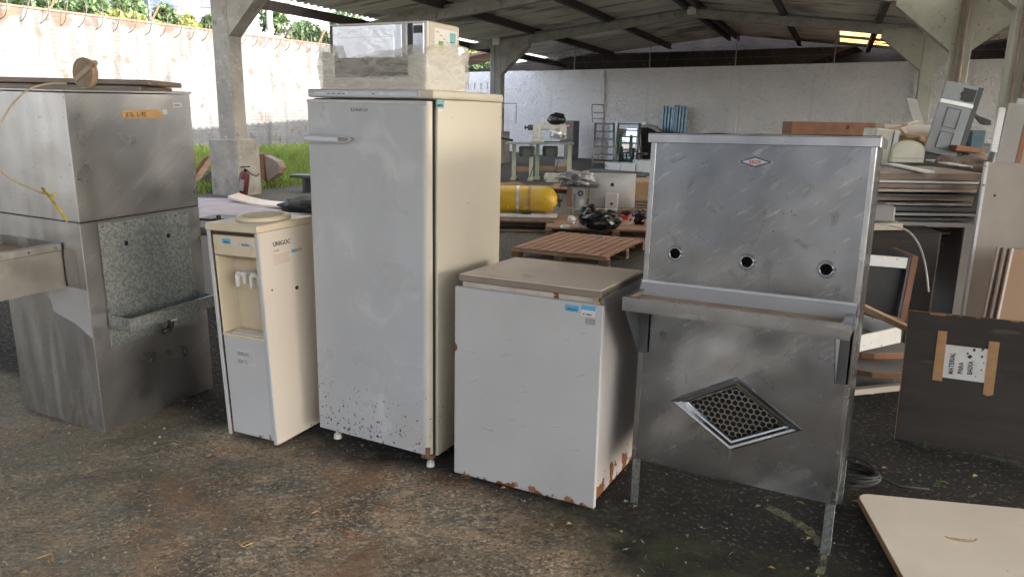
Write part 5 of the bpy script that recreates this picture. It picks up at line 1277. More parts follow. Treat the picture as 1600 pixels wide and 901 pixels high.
p = gnd(834, 281)
t = thing('sewing_machine', 'cream industrial sewing machine on the grey table', 'sewing machine', (p.x - .05, p.y + .15, .948), -4)
MB().box(-.02, .30, 0, .22, 0, .10, bev=.01).box(.02, .20, .02, .2, .10, .44, bev=.03, seg=2).box(.16, .80, .05, .17, .30, .44, bev=.03, seg=2).box(.68, .86, .02, .20, .08, .46, bev=.03, seg=2).build('body', 'machine_white', t)
MB().cyl((.0, .1, .36), (-.13, .1, .36), .07, .07).cyl((-.13, .1, .36), (-.22, .1, .36), .025).cyl((-.18, .1, .36), (-.2, .1, .36), .06).build('hand_wheel', 'dark_grey', t)
MB().blob((.62, .02, .22), (.16, .06, .12), .8, 4, 3, seed=2).box(.42, .60, .0, .04, .30, .40).build('mechanism', 'alu', t)
MB().cyl((.30, .1, .44), (.30, .1, .68), .008).bar((.30, .1, .68), (.2, .1, .64), .03, .02).cyl((.30, .1, .44), (.30, .1, .5), .03).build('thread_stand', 'machine_white', t)
MB().box(.3, .9, -.02, .3, -.002, .02).bar((.7, -.05, .05), (1.0, -.05, .07), .04, .03).build('bed_plate', 'dark_grey', t)
q = t.location + Vector((.62, .15, .44))
tag(MB().blob((0, 0, .13), (.22, .16, .17), .25, 2, 3, seed=4, flat=.15).build('dust_cover', 'bag_black', loc=q), 'black cover draped on the sewing machine head', 'cover')
p = gnd(782, 282); 
t = thing('motor_bench', 'dark machine with a lever arm at the freezer edge, left of the sewing tables', 'machine', (p.x - .15, p.y - .3, 0), 0)
MB().box(-.4, .12, 0, .4, .35, .85, bev=.02).cyl((-.1, .1, .1), (-.1, .3, .1), .18).box(-.4, .1, 0, .4, .0, .1).build('body', 'black', t); MB().box(-.25, -.2, .1, .16, .85, 1.3).box(.02, .08, .1, .16, .1, .9).build('post', 'dark_grey', t)
MB().blob((-.02, .1, 1.1), (.16, .12, .12), .3, 2, 2).bar((0, .1, 1.08), (.45, .1, 1.0), .07, .06).build('lever', 'black', t)

# ---- boxed appliance, ladders, glass panel, chairs
p = on_wall(893, 1.2)
t = thing('wrapped_fridge', 'tall white appliance with a round red mark, right of the sewing machine', 'appliance', (p.x - .25, p.y, 0), -12)
MB().box(0, .33, 0, .5, 0, 1.46, bev=.01).build('front', 'board_grey', t); MB().box(.331, .50, .01, .5, 0, 1.45, bev=.01).build('side', 'dark_grey', t)
tq = MB(); tq.cyl((.14, -.004, 1.27), (.14, -.001, 1.27), .10, n=20); tq.build('round_mark', 'ink_red', t); MB().cyl((.14, -.006, 1.27), (.14, -.0045, 1.27), .062, n=20).build('mark_centre', 'paper_plain', t)
text('letters', 'LG', .15, 'ink_soft', t, (.05, -.003, 1.0), ext=.001)
MB().tube([(.12, -.003, .1), (.12, -.003, .3), (.28, -.003, .3), (.28, -.003, .1)], .006, 4).build('drawn_mark', 'ink_soft', t)
def ladder(label, px0, py0, yaw, w=.62, h=1.35, n=6, high=False, tilt=0, top=.0, mt='ladder_metal'):
    p = gnd(px0, py0); t = thing('step_ladder', label, 'ladder', (p.x, p.y, 0), yaw, group='aluminium step ladders by the white wall')
    for x in (0, w): MB().tube([(x * .96 + .05, 0, 0), (x * .9 + .1 * (1 - x), .55, h)], .034, 8).build('front_rail', mt, t)
    for x in (0, w): MB().tube([(x + .03, 1.0, 0), (x * .9 + .1 * (1 - x), .6, h)], .022, 8).build('rear_rail', mt, t)
    for i in range(n):
        f_ = (i + 1) / (n + .0); z = f_ * h; y = .55 * f_
        MB().box(.06, w - .01, y - .02, y + .16, z - .05, z, bev=.004).build('step', mt, t)
    if high:
        MB().tube(smooth_pts([Vector((.0, .55, h)), Vector((-.04, .6, h + .5)), Vector((.0, .62, h + .56)), Vector((.25, .62, h + .56)), Vector((.32, .62, h + .5)), Vector((.40, .58, h))]), .018, 6).build('hand_rail', mt, t)
        MB().box(.02, .35, .5, .7, h + .12, h + .15).box(.02, .35, .52, .7, h + .30, h + .33).build('platform', mt, t)
    return t
ladder('aluminium step ladder with a hand rail, nearest to the white appliance', 922, 264, -8, .72, 1.42, 6, True)
ladder('second aluminium step ladder, between the first and the green chairs', 956, 262, -14, .85, 1.42, 7)
p = on_wall(952, .35) + Vector((0, .3, 0))
t = thing('glass_panel', 'pale blue panel leaning against the white wall behind the green chairs', 'panel', (p.x, p.y - .3, 0), -33, -6)
MB().box(0, 1.45, 0, .03, .05, 1.44).build('pane', 'pale_blue', t); MB().box(.3, 1.1, -.01, -.002, .4, 1.2).build('inner_sheet', 'mirror', t)
def office_chair(label, px, py, d, yaw):
    p = at(px, py, d); t = thing('office_chair', label, 'chair', (p.x, p.y, 0), yaw, group='green office chairs')
    MB().box(-.24, .24, -.24, .24, .46, .54, bev=.035, seg=2).build('seat', 'green_fabric', t)
    b_ = MB().box(-.20, .20, .22, .30, .66, 1.18, bev=.038, seg=2); b_.build('backrest', 'green_fabric', t)
    MB().box(-.04, .04, .16, .26, .50, .85).cyl((0, 0, .1), (0, 0, .46), .035).build('post', 'black', t)
    MB().tube([(-.27, .1, .5), (-.29, .1, .70), (-.29, -.16, .72)], .022, 6).build('armrest', 'black', t); MB().tube([(.27, .1, .5), (.29, .1, .70), (.29, -.16, .72)], .022, 6).build('armrest', 'black', t)
    m_ = MB()
    for i in range(5): a_ = i * 1.2566; m_.bar((0, 0, .12), (.3 * math.cos(a_), .3 * math.sin(a_), .07), .05, .04); m_.cyl((.3 * math.cos(a_) - .015, .3 * math.sin(a_), .035), (.3 * math.cos(a_) + .015, .3 * math.sin(a_), .035), .032, n=10)
    m_.build('base', 'black', t); return t
office_chair('left green office chair, turned away beside the step ladder', 982, 250, 19.5, 72)
office_chair('right green office chair, at the edge of the drinking fountain', 1001, 248, 18.8, 82)
p = at(992, 262, 17.5); tag(MB().box(-.55, .1, -.1, .5, 0, .55, bev=.02).box(.12, .6, -.1, .5, 0, .62, bev=.02).build('storage_box', 'pale_blue', loc=(p.x - .1, p.y, 0)), 'pale grey cabinet below the green chairs', 'cabinet')
p = at(968, 262, 15); tag(MB().tube([(-.55, .1, .06), (.55, 0, 0)], .06, 8).tube([(-.6, .3, .05), (.7, .2, 0)], .04, 8).build('pipe_bundle', 'dark_grey', loc=(p.x, p.y, .46)), 'dark pipes lying behind the silver computer', 'pipes')
p = at(950, 285, 14.5); tag(MB().box(-.7, .9, 0, .9, 0, .42, bev=.02).build('low_cabinet', 'cardboard', loc=(p.x, p.y, 0)), 'low brown cabinet under the dark pipes behind the silver computer', 'cabinet')
for i, (px, py, w_, d_, h_, mt, lb) in enumerate([(842, 300, .5, .3, .12, 'cardboard', 'flattened cardboard between the yellow cylinder and the sewing tables'), (880, 268, .5, .35, .35, 'board_grey', 'grey crate standing below the white wall left of the step ladders'),
        (905, 281, .55, .3, .16, 'brown_beam', 'reddish brown wooden tray on the floor behind the computer tower'), (865, 285, .3, .25, .22, 'machine_white', 'small cream motor housing on the floor right of the sewing table leg'), (800, 300, .45, .3, .10, 'wood_raw', 'short wooden offcuts on the floor behind the yellow cylinder')]):
    p = gnd(px, py); m_ = MB().box(-w_ / 2, w_ / 2, 0, d_, 0, h_, bev=.012)
    if i == 3: m_.cyl((-.2, .12, h_ * .6), (.24, .12, h_ * .6), .07, n=14)
    if i == 4:
        for k in range(4): m_.bar((-.4 + k * .05, .1 * k - .1, h_ + .015 + .02 * k), (.45 - k * .06, .15 + .03 * k, h_ + .015 + .02 * k), .06, .02)
    tag(m_.build(('flat_cardboard', 'crate', 'wooden_tray', 'motor_housing', 'wood_offcuts')[i], mt, loc=(p.x, p.y, .0), rot=(0, 0, R(-12 + 9 * i))), lb, ('cardboard', 'crate', 'tray', 'motor', 'wood')[i])
# dark car-like curved cover and corrugated metal sheets against the wall
p = on_wall(998, 1.6) + Vector((0, .6, 0)); t = thing('curved_cover', 'dark glossy curved cover with pale rim, left of the blue corrugated sheets', 'cover', (p.x, p.y - .6, 0), -20)
m_ = MB(); pr = [(0, 1.32), (.3, 1.36), (.55, 1.30), (.75, 1.15), (.9, .95), (.95, .7), (.95, 0), (0, 0)]
m_.prism([(x, 0, z) for x, z in pr], (0, .5, 0)); m_.build('shell', 'black_gloss', t)
MB().prism([(0, -.01, 1.34), (.3, -.01, 1.38), (.57, -.01, 1.32), (.78, -.01, 1.16), (.75, -.01, 1.08), (.5, -.01, 1.22), (.3, -.01, 1.28), (0, -.01, 1.25)], (0, .5, 0)).build('rim', 'board_grey', t)
p = gnd(1036, 248)
def corr(name, label, px, w, h, dy, cat='sheet', mt='blue_metal'):
    p = on_wall(px, .45); m_ = MB(); n_ = int(w / .02); vs = []
    for i in range(n_ + 1):
        x = w * i / n_; y = .03 * (1 if (i // 3) % 2 else -1)
        zt = h + .05 * math.sin(i * .9) * .3 - (.04 if i > n_ * .45 else 0)
        vs += [(x, y, .1), (x, y, zt)]
    m_.add(vs, [[2 * i, 2 * i + 2, 2 * i + 3, 2 * i + 1] for i in range(n_)])
    return tag(m_.build(name, mt, loc=(p.x, p.y, 0), rot=(R(-4), 0, R(-35))), label, cat, 'blue corrugated sheets stacked on edge')
corr('metal_sheet', 'left blue corrugated metal sheet standing against the white wall', 1033, .52, 2.02, 0); corr('metal_sheet', 'right blue corrugated metal sheet, its edge shadowing the white wall', 1050, .52, 2.06, 0)
# brown crates beyond the fountain
a_ = at(1237, 200, 13.5)
t = thing('wooden_crate', 'long low brown wooden crate showing above the drinking fountain', 'crate', (a_.x, a_.y, 0), -6)
h_ = at(1300, 191, 13.5).z
MB().box(0, 1.45, 0, .7, h_ - .30, h_, bev=.004).build('box', 'brown_beam', t); MB().box(0, 1.45, .0, .7, 0, h_ - .301, bev=.004).build('base', 'cardboard', t)
MB().box(.95, 1.0, -.004, 0, h_ - .12, h_ - .05).build('hand_hole', 'black', t)
tag(MB().box(1.47, 2.3, .1, .9, 0, h_ - .01, bev=.004).build('brown_cabinet', 'board_brown', loc=(a_.x, a_.y, 0), rot=(0, 0, R(-6))), 'dull brown cabinet standing right of the long brown crate', 'cabinet')

# ================================================================== PILE AT THE RIGHT
fr_ = at(1400, 345, 5.0)
t = thing('desk_frame', 'grey white desk frame carrying the stack of boards', 'desk', (2.35, 4.96, 0), -3)
MB().box(-.1, .86, 0, .75, .905, .935, bev=.003).build('desk_top', 'board_grey', t)
MB().box(.655, .80, 0, .022, 0, .9045, bev=.002).box(.80, .822, 0, .75, 0, .9045, bev=.002).build('side_panel', 'board_grey', t)
MB().box(.823, .835, -.012, .012, 0, 1.3, bev=.001).build('metal_strip', 'white_paint', t)
MB().box(-.1, .654, .70, .72, 0, .9045).build('back_panel', 'black', t)
for i, (z, mt) in enumerate(((.84, 'board_brown'), (.80, 'dark_grey'), (.755, 'board_orange'), (.70, 'dark_grey'), (.60, 'board_dark'))):
    tag(MB().box(-.1, .62, .12 + .03 * i, .68, 0, .018, bev=.002).build('shelf_board', mt, loc=(2.36, 4.96, z - .0), rot=(0, 0, R(-3))), ('brown', 'dark grey', 'orange brown', 'blackish', 'very dark brown')[i] + ' board lying inside the grey white desk frame', 'board')
rr = random.Random(21)
z = .94
stack = [('dark_grey', .022, 'lowest board of the stack, blackish and badly worn'), ('board_grey', .018, 'thin grey board near the bottom of the stack'), ('dark_grey', .03, 'dark board above the thin grey one in the stack'), ('board_grey', .016, 'pale grey board in the lower middle of the stack'), ('board_brown', .028, 'brownish board in the middle of the stack'), ('dark_grey', .016, 'thin black board in the middle of the stack'), ('panel_beige', .018, 'beige edged board in the upper middle of the stack'), ('board_brown', .028, 'brown board below the white rimmed one'), ('white_paint', .016, 'white rimmed board just below the top of the stack'), ('board_brown', .042, 'thick brown board on top of the stack, under the white strips')]
for i, (mt, h, lb) in enumerate(stack):
    x1 = .80 + rr.uniform(-.10, .02) if i < 6 else .78 - .01 * (9 - i); gap = rr.uniform(.004, .018) if i < 7 else .003
    tag(MB().box(-.15, x1, rr.uniform(-.05, .05), .72, 0, h, bev=.002).build('stacked_board', mt, loc=(2.36, 4.95, z), rot=(R(rr.uniform(0, .4)), R(rr.uniform(-.5, .3)), R(rr.uniform(-5, 1)))), lb, 'board', 'boards piled on the desk frame')
    z += h + gap
ZT = z
for i, (px, py, px2, py2, lb) in enumerate([(1383, 257, 1442, 270, 'left white metal strip with holes lying on the board stack'), (1446, 251, 1503, 262, 'right white metal strip with rust spots lying on the board stack')]):
    a_, b_ = gnd(px, py, ZT + .01), gnd(px2, py2, ZT + .01)
    d_ = (b_ - a_).normalized(); n_ = Vector((-d_.y, d_.x, 0)) * .07
    m_ = MB().prism([a_, b_, b_ + n_, a_ + n_], (0, 0, .012)); c_ = (a_ + b_) / 2
    for k in range(4): q = a_.lerp(b_, .12 + k * .25) + n_ * .5; 
    o = m_.build('metal_strip', 'white_paint'); tag(o, lb, 'strip')
a_ = gnd(1500, 262, ZT + .01); tag(MB().tube([(0, 0, .01), (.10, -.04, .012), (.12, .05, .012), (.04, .1, .01)], .008, 5).build('bent_bracket', 'dark_grey', loc=(a_.x - .05, a_.y, ZT + .002)), 'small bent dark bracket at the end of the right white strip', 'bracket')
# cream block poking out under the stack
a_ = at(1370, 360, 4.7)
tag(MB().box(-.05, .15, 0, .25, 0, .045, bev=.003).build('paper_block', 'cream_plain', loc=(a_.x, a_.y, a_.z), rot=(0, R(-3), R(-10))), 'cream coloured block sticking out beside the drinking fountain', 'block')
tag(MB().box(-.25, .12, 0, .5, 0, .10, bev=.01).build('grey_carton', 'board_grey', loc=(a_.x, a_.y + .05, a_.z + .05), rot=(0, 0, R(-10))), 'crushed grey carton above the cream block beside the drinking fountain', 'carton')
tag(MB().box(-.2, .4, .05, .6, -.9, 0, bev=.01).build('dark_cabinet', 'board_dark', loc=(a_.x, a_.y, a_.z - .002), rot=(0, 0, R(-10))), 'dark cabinet hidden beneath the cream block', 'cabinet')
# clear tube
tag(MB().tube(smooth_pts([at(1372, 350, 4.6), at(1395, 353, 4.58), at(1420, 362, 4.55), at(1437, 385, 4.52), at(1446, 415, 4.5), at(1451, 456, 4.5)]), .006, 8).build('clear_tube', 'clear_tube'), 'bent clear plastic tube hanging in front of the desk frame', 'tube')
# frame with white rail
a_ = at(1352, 398, 4.35); 
t = thing('shelf_unit', 'small dark shelf unit with white rail and brown post, right of the drinking fountain', 'shelf', (a_.x, a_.y, a_.z), -4, 0, 3)
MB().box(0, .245, 0, .02, -.062, 0, bev=.002).build('rail', 'white_paint', t); MB().box(.246, .262, -.002, .3, -.39, .01, bev=.002).build('post_edge', 'dark_grey', t); MB().box(.2625, .30, -.004, .3, -.40, .015, bev=.002).build('post', 'brown_beam', t)
MB().box(-.05, .245, .03, .045, -.40, -.062).build('panel', 'black', t); MB().box(0, .245, .0, .3, -.42, -.395).build('shelf', 'board_grey', t)
MB().box(-.05, .3, .0, .3, -a_.z + .01, -.421).build('lower_panel', 'dark_grey', t)
def plank(label, p0, p1, w, th, mt, name='plank', cat='plank', up=(0, 0, 1)):
    return tag(MB().bar(p0, p1, w, th, up=up).build(name, mt), label, cat)
plank('splintered wooden lath sloping down behind the dark notice board', at(1345, 478, 4.1), at(1416, 512, 4.0), .05, .03, 'wood_raw')
plank('second splintered lath lying above the first behind the notice board', at(1350, 484, 4.2), at(1412, 505, 4.12), .04, .03, 'wood_edge')
# white drawer
a_ = at(1338, 545, 4.1)
t = thing('drawer', 'white open drawer lying tilted between the fountain and the notice board', 'drawer', (a_.x, a_.y, a_.z), 22, 0, -4)
MB().box(0, .33, 0, .012, -.02, .075, bev=.002).build('side', 'white_paint', t); MB().box(0, .33, .30, .312, -.02, .075, bev=.002).build('side', 'white_paint', t); MB().box(.318, .33, .0125, .299, -.02, .075).build('end', 'white_paint', t); MB().box(0, .012, .0125, .299, -.02, .075).build('end', 'white_paint', t); MB().box(.0125, .3175, .0125, .2995, -.018, -.006).build('bottom', 'board_grey', t)
def curved(label, px, py, d, w, mt, edge, yaw=12):
    a_ = at(px, py, d); t = thing('curved_tabletop', label, 'tabletop', (a_.x, a_.y, a_.z), yaw, 0, 0)
    poly = [(0, .35)] + [(.05 + .25 * (1 - math.cos(R(k))) * w, .35 - .3 * math.sin(R(k))) for k in range(0, 91, 15)] + [(.55, .02), (.55, .35)]
    MB().prism([(x, y, 0) for x, y in poly], (0, 0, -.03)).build('edge', edge, t); MB().prism([(x, y + .004, .0005) for x, y in poly], (0, 0, .003)).build('face', mt, t); return t
curved('grey curved panel with a brown edge, lying below the white drawer', 1322, 562, 4.1, 1, 'board_grey', 'board_orange', 14)
curved('lower grey curved panel resting almost on the ground', 1318, 588, 4.1, .8, 'board_grey', 'wood_edge', 4)
plank('pale round edged rail lying on the dirt behind the fountain leg', gnd(1325, 612, .05), gnd(1412, 603, .05), .04, .035, 'panel_beige')
tag(MB().box(-.25, .45, .0, .5, 0, .16, bev=.01).build('low_crate', 'dark_grey', loc=(2.15, 4.35, 0), rot=(0, 0, R(8))), 'low dark crate under the curved panels', 'crate')
p = gnd(1348, 615, .01); tag(MB().prism([(0, 0, 0), (.06, -.01, 0), (.05, .02, 0), (.01, .03, 0)], (0, 0, .008)).build('paper_scrap', 'cream_plain', loc=(p.x, p.y, .012)), 'small pale scrap on the dirt right of the fountain', 'scrap')

# leaning panels on the far right
a_ = at(1545, 254, 4.55); zt = a_.z
t = thing('leaning_panel', 'large beige panel with a rounded top corner, leaning at the right edge', 'panel', (a_.x, a_.y, 0), -4)
poly = [(0, 0), (0, zt)] + [(.28 + .22 * math.sin(R(k)), zt - .20 + .20 * math.cos(R(k))) for k in range(0, 91, 15)] + [(.5, 0)]
MB().prism([(x, 0, z) for x, z in poly], (0, .02, 0)).build('panel', 'panel_beige', t)
MB().cyl((.065, -.002, zt - .20), (.065, -.0005, zt - .20), .008).build('screw_hole', 'black', t)
MB().box(-.018, -.001, -.004, .02, 0, zt + .004).build('edge_strip', 'white_paint', t)
MB().box(.16, .2, -.003, 0, zt - .535, zt - .525).box(.22, .26, -.003, 0, zt - .54, zt - .53).build('handle_hole', 'black', t)
for i in range(3):
    a_ = at(1552 + i * 11, 388, 4.35 - .03 * i); MBp = MB().box(0, .5, 0, .014, 0, a_.z + .005 - .004 * i, bev=.001)
    t = thing('leaning_panel', ('first', 'second', 'third and front')[i] + ' tan wooden sheet leaning at the right edge behind the notice board', 'panel', (a_.x, a_.y, 0), -3, -1, 3)
    MBp.build('sheet', 'mdf', t); MB().box(-.014, -.0006, -.003, .014, 0, a_.z + .006 - .004 * i).build('raw_edge', 'lid_top', t)
a_ = at(1556, 158, 5.0); t = thing('leaning_panel', 'tall mauve grey board with an orange brown strip, leaning before the right concrete pillar', 'panel', (a_.x - .03, a_.y, 0), -3, -2, 5)
MB().box(0, .13, 0, .02, .5, a_.z, bev=.001).build('panel', 'board_grey', t); MB().box(.131, .165, -.002, .02, .5, a_.z + .02, bev=.001).build('strip', 'board_orange', t)
a_ = at(1541, 166, 4.9); t = thing('leaning_panel', 'narrow ribbed white strip left of the mauve grey board', 'panel', (a_.x, a_.y, 0), -3, -2, 4)
MB().box(0, .045, 0, .015, .5, a_.z, bev=.001).build('panel', 'white_paint', t); m_ = MB()
for i in range(26): m_.box(.004, .041, -.003, 0, a_.z - .03 - i * .018, a_.z - .022 - i * .018)
m_.build('ribs', 'alu', t)
a_ = at(1534, 150, 5.6); t = thing('leaning_panel', 'dark grey metal sheet leaning behind the ribbed white strip', 'panel', (a_.x, a_.y, 0), -3, -2, 8)
MB().box(0, .16, 0, .02, .5, a_.z - .05, bev=.001).build('panel', 'dark_grey', t); MB().box(.07, .17, .03, .05, .5, a_.z + .02).build('top_sheet', 'door_grey', t)
tag(MB().cyl((0, 0, 0), (.06, 0, .36), .022, n=12).build('black_pipe', 'plastic_pipe', loc=at(1524, 325, 4.85)), 'short dark grey pipe leaning at the right end of the board stack', 'pipe')
# stuff on top of / behind the stack
t = thing('metal_door', 'grey cabinet door with two embossed panels and a jagged black hole, leaning on the pile', 'door', at(1462, 240, 6.4), -8, -3, 11)
MB().box(-.10, .17, 0, .02, 0, .60, bev=.003).build('panel', 'door_grey', t)
em = MB()
for x0_, x1_, z0_, z1_ in ((-.02, .09, .05, .19), (-.02, .09, .23, .39)):
    for q in (((x0_, z0_), (x1_, z0_)), ((x1_, z0_), (x1_, z1_)), ((x1_, z1_), (x0_, z1_)), ((x0_, z1_), (x0_, z0_))): em.bar((q[0][0], -.003, q[0][1]), (q[1][0], -.003, q[1][1]), .004, .004)
em.build('embossing', 'dark_grey', t)
MB().box(-.10, .17, -.006, -.001, .42, .45).build('ledge', 'alu', t)
MB().prism([(.05, -.004, .47), (.06, -.004, .50), (.04, -.004, .52), (.065, -.004, .55), (.05, -.004, .57), (.16, -.004, .57), (.16, -.004, .47), (.10, -.004, .46)], (0, .003, 0)).build('torn_hole', 'black', t)
MB().box(-.12, .19, .03, .2, -.12, .01, bev=.01).build('foot_block', 'dark_grey', t)
MB().box(.171, .21, .0, .06, 0, .60, bev=.002).build('door_edge', 'dark_grey', t)
t = thing('toilet_seat', 'cream arched lid standing upright on the pile, right of the fountain top', 'lid', at(1390, 253, 5.9), -6)
poly = [(0, 0)] + [(.13 - .125 * math.cos(R(k)), .085 + .085 * math.sin(R(k))) for k in range(0, 181, 15)] + [(.255, 0)]
MB().prism([(x, 0, z) for x, z in poly], (0, .03, 0)).build('lid', 'machine_green', t); MB().prism([(.01 + x * .92, -.004, z * .92) for x, z in poly], (0, .003, 0)).build('face', 'machine_white', t); MB().box(.01, .245, -.007, -.0042, .028, .033).build('groove', 'board_grey', t)
t = thing('white_appliance', 'small white appliance with a blue edge on the pile, touching the fountain top corner', 'appliance', at(1377, 262, 6.3), -6, 0, 4)
MB().box(-.1, .05, 0, .3, 0, .32, bev=.01).build('body', 'machine_white', t); MB().box(.051, .09, -.005, .3, .06, .31, bev=.003).build('edge', 'pale_blue', t); MB().box(.05, .085, -.002, .2, 0, .059).build('base', 'black', t)
tag(MB().cyl((-.35, .1, 0), (.3, 0, .0), .07, n=18).build('carpet_roll', 'panel_beige', loc=at(1440, 206, 7.6)), 'beige roll lying on top of the pile before the green stained pillar', 'roll')
tag(MB().cyl((-.3, .1, 0), (.3, 0, .0), .045, n=18).build('carpet_roll', 'cardboard', loc=at(1440, 217, 7.4)), 'thinner brown roll just below the beige one', 'roll')
t = tag(MB().box(-.4, 1.1, .2, 1.1, -1.45, 0, bev=.02).build('pile_cabinet', 'dark_grey', loc=at(1410, 224, 7.2)), 'dark cabinet under the rolls in the middle of the pile', 'cabinet')
for i, (px, py, mt, lb) in enumerate([(1398, 205, 'wood_raw', 'left folded brown paper on the pile'), (1415, 200, 'lid_top', 'pale folded cardboard strip on the pile')]):
    m_ = MB().bar((-.08, 0, 0), (.10, 0, .06), .05, .012).bar((.10, 0, .06), (.0, .03, .02), .05, .012).bar((-.05, .02, .02), (.02, .02, -.05), .04, .03)
    tag(m_.build('folded_card', mt, loc=at(px, py, 6.8)), lb, 'cardboard')
tag(MB().blob((0, 0, 0), (.16, .1, .07), .6, 3, 3, seed=7).build('brown_bundle', 'cardboard', loc=at(1420, 224, 6.6)), 'brown crumpled bundle behind the cream arched lid', 'bundle')
tag(MB().box(0, .14, 0, .2, -.3, .28, bev=.01).build('blue_panel', 'dark_blue_panel', loc=at(1512, 250, 7.2)), 'dark teal box behind the metal door', 'box')
tag(MB().box(0, .12, 0, .2, -.3, .22, bev=.01).build('white_unit', 'white_paint', loc=at(1495, 250, 7.4)), 'white unit with a blue grey face between the metal door and the teal box', 'box')
tag(MB().box(0, .25, 0, .1, 0, .05, bev=.01, M=Matrix.Rotation(R(6), 4, 'Y')).build('cardboard_box', 'board_orange', loc=at(1492, 236, 6.3)), 'tan flattened carton at the foot of the metal door', 'carton')
tag(MB().blob((0, 0, 0), (.26, .15, .10), .5, 3, 3, seed=9).build('grey_rags', 'board_brown', loc=at(1512, 262, 6.0)), 'dull grey brown rags behind the right white strip', 'rags')
tag(MB().box(-.5, 1.0, 0, .8, -1.3, 0, bev=.02).build('pile_crate', 'board_dark', loc=at(1440, 262, 6.0)), 'dark crate supporting the metal door and the arched lid', 'crate')
plank('thin grey board leaning on the green stained pillar', at(1437, 200, 9.5), at(1424, 155, 9.8), .14, .02, 'board_grey', 'thin_board', 'board', up=(0, 1, 0))
wr = MB()
for i in range(5): wr.tube(smooth_pts([at(1500, 190 + i * 2, 8), at(1515, 178 - i, 8), at(1532, 184 + i * 2, 8), at(1548, 190 + i, 8)]), .012, 5)
tag(wr.build('cable_bunch', 'black'), 'bunch of dark cables above the teal box', 'cable')

# ================================================================== BY THE LEFT PILLAR
p = gnd(390, 304)
t = thing('fire_extinguisher', 'dark red fire extinguisher standing at the foot of the concrete pillar', 'fire extinguisher', (p.x - .05, p.y - .25, 0), 0, 6, 12)
MB().lathe([(0, 0), (.085, .0), (.09, .02), (.09, .40), (.07, .46), (.03, .49), (0, .49)], n=20).build('tank', 'ext_red', t); MB().cyl((0, 0, .48), (0, 0, .54), .025).bar((-.1, 0, .55), (.08, 0, .6), .03, .02).build('valve', 'black', t)
MB().tube([(.02, 0, .52), (.12, 0, .46), (.22, 0, .44), (.26, 0, .5)], .012, 6).build('hose', 'black', t); MB().box(-.05, .03, -.093, -.085, .12, .34).build('label_plate', 'board_grey', t)
p = gnd(335, 296)
wd = random.Random(3)
for i in range(5):
    x = p.x - .25 + i * .07; plank(('broken plank', 'split reddish plank', 'short grey plank', 'pale splintered plank', 'thin dark plank')[i] + ' leaning on the left side of the concrete pillar', (x - .25 + wd.uniform(-.1, .1), p.y - .1 * i, 0), (x + .1, p.y + .1, .35 + wd.random() * .5), .12, .03, ('brown_beam', 'brown_beam', 'board_grey', 'wood_raw', 'board_dark')[i], up=(0, 1, 0))
p = gnd(405, 296); 
tag(MB().prism([(0, 0, 0), (.10, 0, 0), (.06, 0, .72), (-.3, 0, .72), (-.3, 0, 0)], (.0, .25, 0)).build('brown_block', 'brown_beam', loc=(p.x - .05, p.y + .3, 0), rot=(0, 0, R(-23))), 'reddish brown block standing behind the extinguisher at the right side of the pillar', 'block')
tag(MB().prism([(0, 0, .0), (.32, 0, .18), (.36, 0, .3), (.3, 0, .42), (-.05, 0, .55)], (.0, .2, 0)).build('bent_sheet', 'board_brown', loc=(p.x + .08, p.y + .3, .15), rot=(0, 0, R(-23))), 'pointed dark sheet sticking out right of the pillar', 'sheet')
a_, b_ = gnd(360, 308, .1), gnd(484, 324, .12)
m_ = MB(); N_ = 12; vs = []
for i in range(N_ + 1):
    q = a_.lerp(b_, i / N_); z_ = .07 + .16 * (2 * i / N_ - .8) ** 2 * .6; vs += [(q.x, q.y - .12, z_), (q.x + .05, q.y + .28, z_ + .02), (q.x, q.y - .12, z_ - .035), (q.x + .05, q.y + .28, z_ - .035)]
m_.add(vs, [[4 * i + a0 for a0 in f] for i in range(N_) for f in ([0, 4, 5, 1], [2, 3, 7, 6], [0, 2, 6, 4], [1, 5, 7, 3])] + [[0, 1, 3, 2], [4 * N_, 4 * N_ + 2, 4 * N_ + 3, 4 * N_ + 1]])
tag(m_.build('warped_board', 'lid_top'), 'long pale warped board lying on the paving beside the pillar', 'board')
p = gnd(478, 300); t = thing('bench', 'low dark bench at the edge of the tall freezer, near the warped board', 'bench', (p.x - .0, p.y, 0), -10)
MB().box(-.25, .6, -.2, .2, .30, .36, bev=.01).build('seat', 'dark_grey', t); MB().box(-.0, .06, -.15, .15, 0, .3).build('leg', 'dark_grey', t); MB().box(.5, .56, -.15, .15, 0, .3).build('leg', 'dark_grey', t)
p = gnd(470, 345); tag(MB().blob((0, 0, .1), (.50, .3, .13), .3, 1.8, 4, seed=12, flat=.1).build('dark_tarpaulin', 'rubber', loc=(p.x + .1, p.y + .3, .1)), 'black crumpled tarpaulin between the dispenser and the tall freezer', 'tarpaulin')
a_ = at(310, 392, 6.6); b_ = at(372, 392, 6.6)
t = thing('gas_stove', 'dark topped cooker with a valve, standing behind the steel cooler and the dispenser', 'stove', (a_.x - .3, a_.y, 0), -12)
zt = at(350, 352, 6.6).z
MB().box(0, .66, 0, .8, 0, zt - .07, bev=.01).build('body', 'board_grey', t); MB().box(-.02, .70, -.03, .82, zt - .069, zt, bev=.02, seg=2).build('cooktop', 'dark_grey', t)
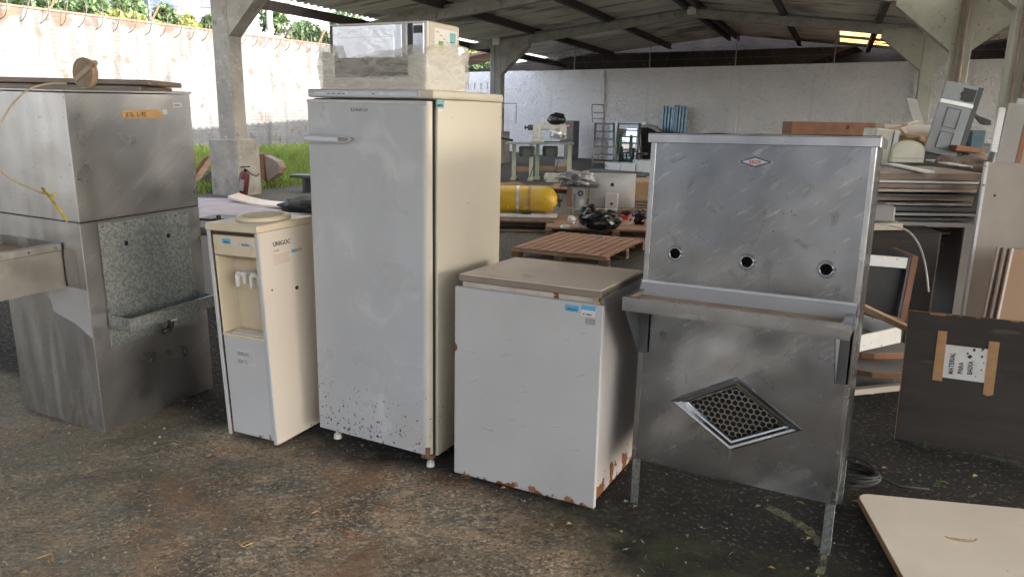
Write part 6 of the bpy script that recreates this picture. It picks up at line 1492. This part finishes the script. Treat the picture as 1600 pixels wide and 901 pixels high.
MB().cyl((.46, .15, zt), (.46, .15, zt + .09), .02).cyl((.41, .15, zt + .05), (.51, .15, zt + .05), .012).cyl((.5, .15, zt), (.5, .15, zt + .05), .02).bar((.1, .3, zt + .02), (.42, .3, zt + .02), .02, .02).build('valve', 'cap_dark', t)

# ---- sub-parts: marks and small pieces belong to the part they sit on
NEST = [('sticker_writing', ('asset_sticker', 'paper_sticker')), ('label_writing', ('name_label', 'rating_label', 'barcode_label')), ('brand_writing', ('brand_plate',)), ('notice_writing', ('paper_notice',)),
        ('badge_face', ('badge',)), ('badge_writing', ('badge',)), ('handle_tip', ('handle',)), ('handle_inlay', ('handle',)), ('control_inlay', ('control_strip',)), ('control_marks', ('control_strip',)),
        ('door_window', ('door',)), ('door_edge', ('door',)), ('door_cap', ('door',)), ('brand_letters', ('door',)), ('display', ('control_panel',)), ('drain_nut', ('drain_pipe',)), ('grille_mesh', ('grille_frame',)), ('label_header', ('barcode_label',)),
        ('lid_top', ('lid',)), ('fan_hub', ('fan',)), ('cable_hole', ('stand',)), ('emblem', ('shell',)), ('mark_centre', ('round_mark',)), ('ribs', ('disc', 'panel')), ('basin_rivets', ('basin',)), ('basin_floor', ('basin',)),
        ('thermostat_knob', ('thermostat_rim',)), ('energy_label_top', ('energy_label',)), ('scratches', ('door',)), ('chipped_corner', ('lid',)), ('trough_dust', ('trough',)), ('trough_end', ('trough',)), ('drip_grille', ('recess',)),
        ('leg_foot', ('leg',)), ('gutter', ('roof',)), ('chipped_edge', ('panel',))]
base = lambda o: o.name.split('.')[0]
for t in [o for o in bpy.data.objects if o.parent is None and o.children]:
    ch = list(t.children); used = {}
    for c in ch:
        for cn, ps in NEST:
            if base(c) == cn:
                ps_ = [q for q in ch if base(q) in ps and q is not c]
                if ps_:
                    k = used.get(cn, 0); c.parent = ps_[min(k, len(ps_) - 1)]; used[cn] = k + 1
for t in [o for o in bpy.data.objects if base(o) == 'water_dispenser']:
    pl_ = [c for c in t.children if base(c) == 'paper_label']
    for c in list(t.children):
        if base(c) == 'handwriting' and abs(c.location.z - pl_[0].bound_box[0][2]) < .03: c.parent = pl_[0]
        elif base(c) == 'handwriting' and abs(c.location.z - pl_[1].bound_box[0][2]) < .03: c.parent = pl_[1]
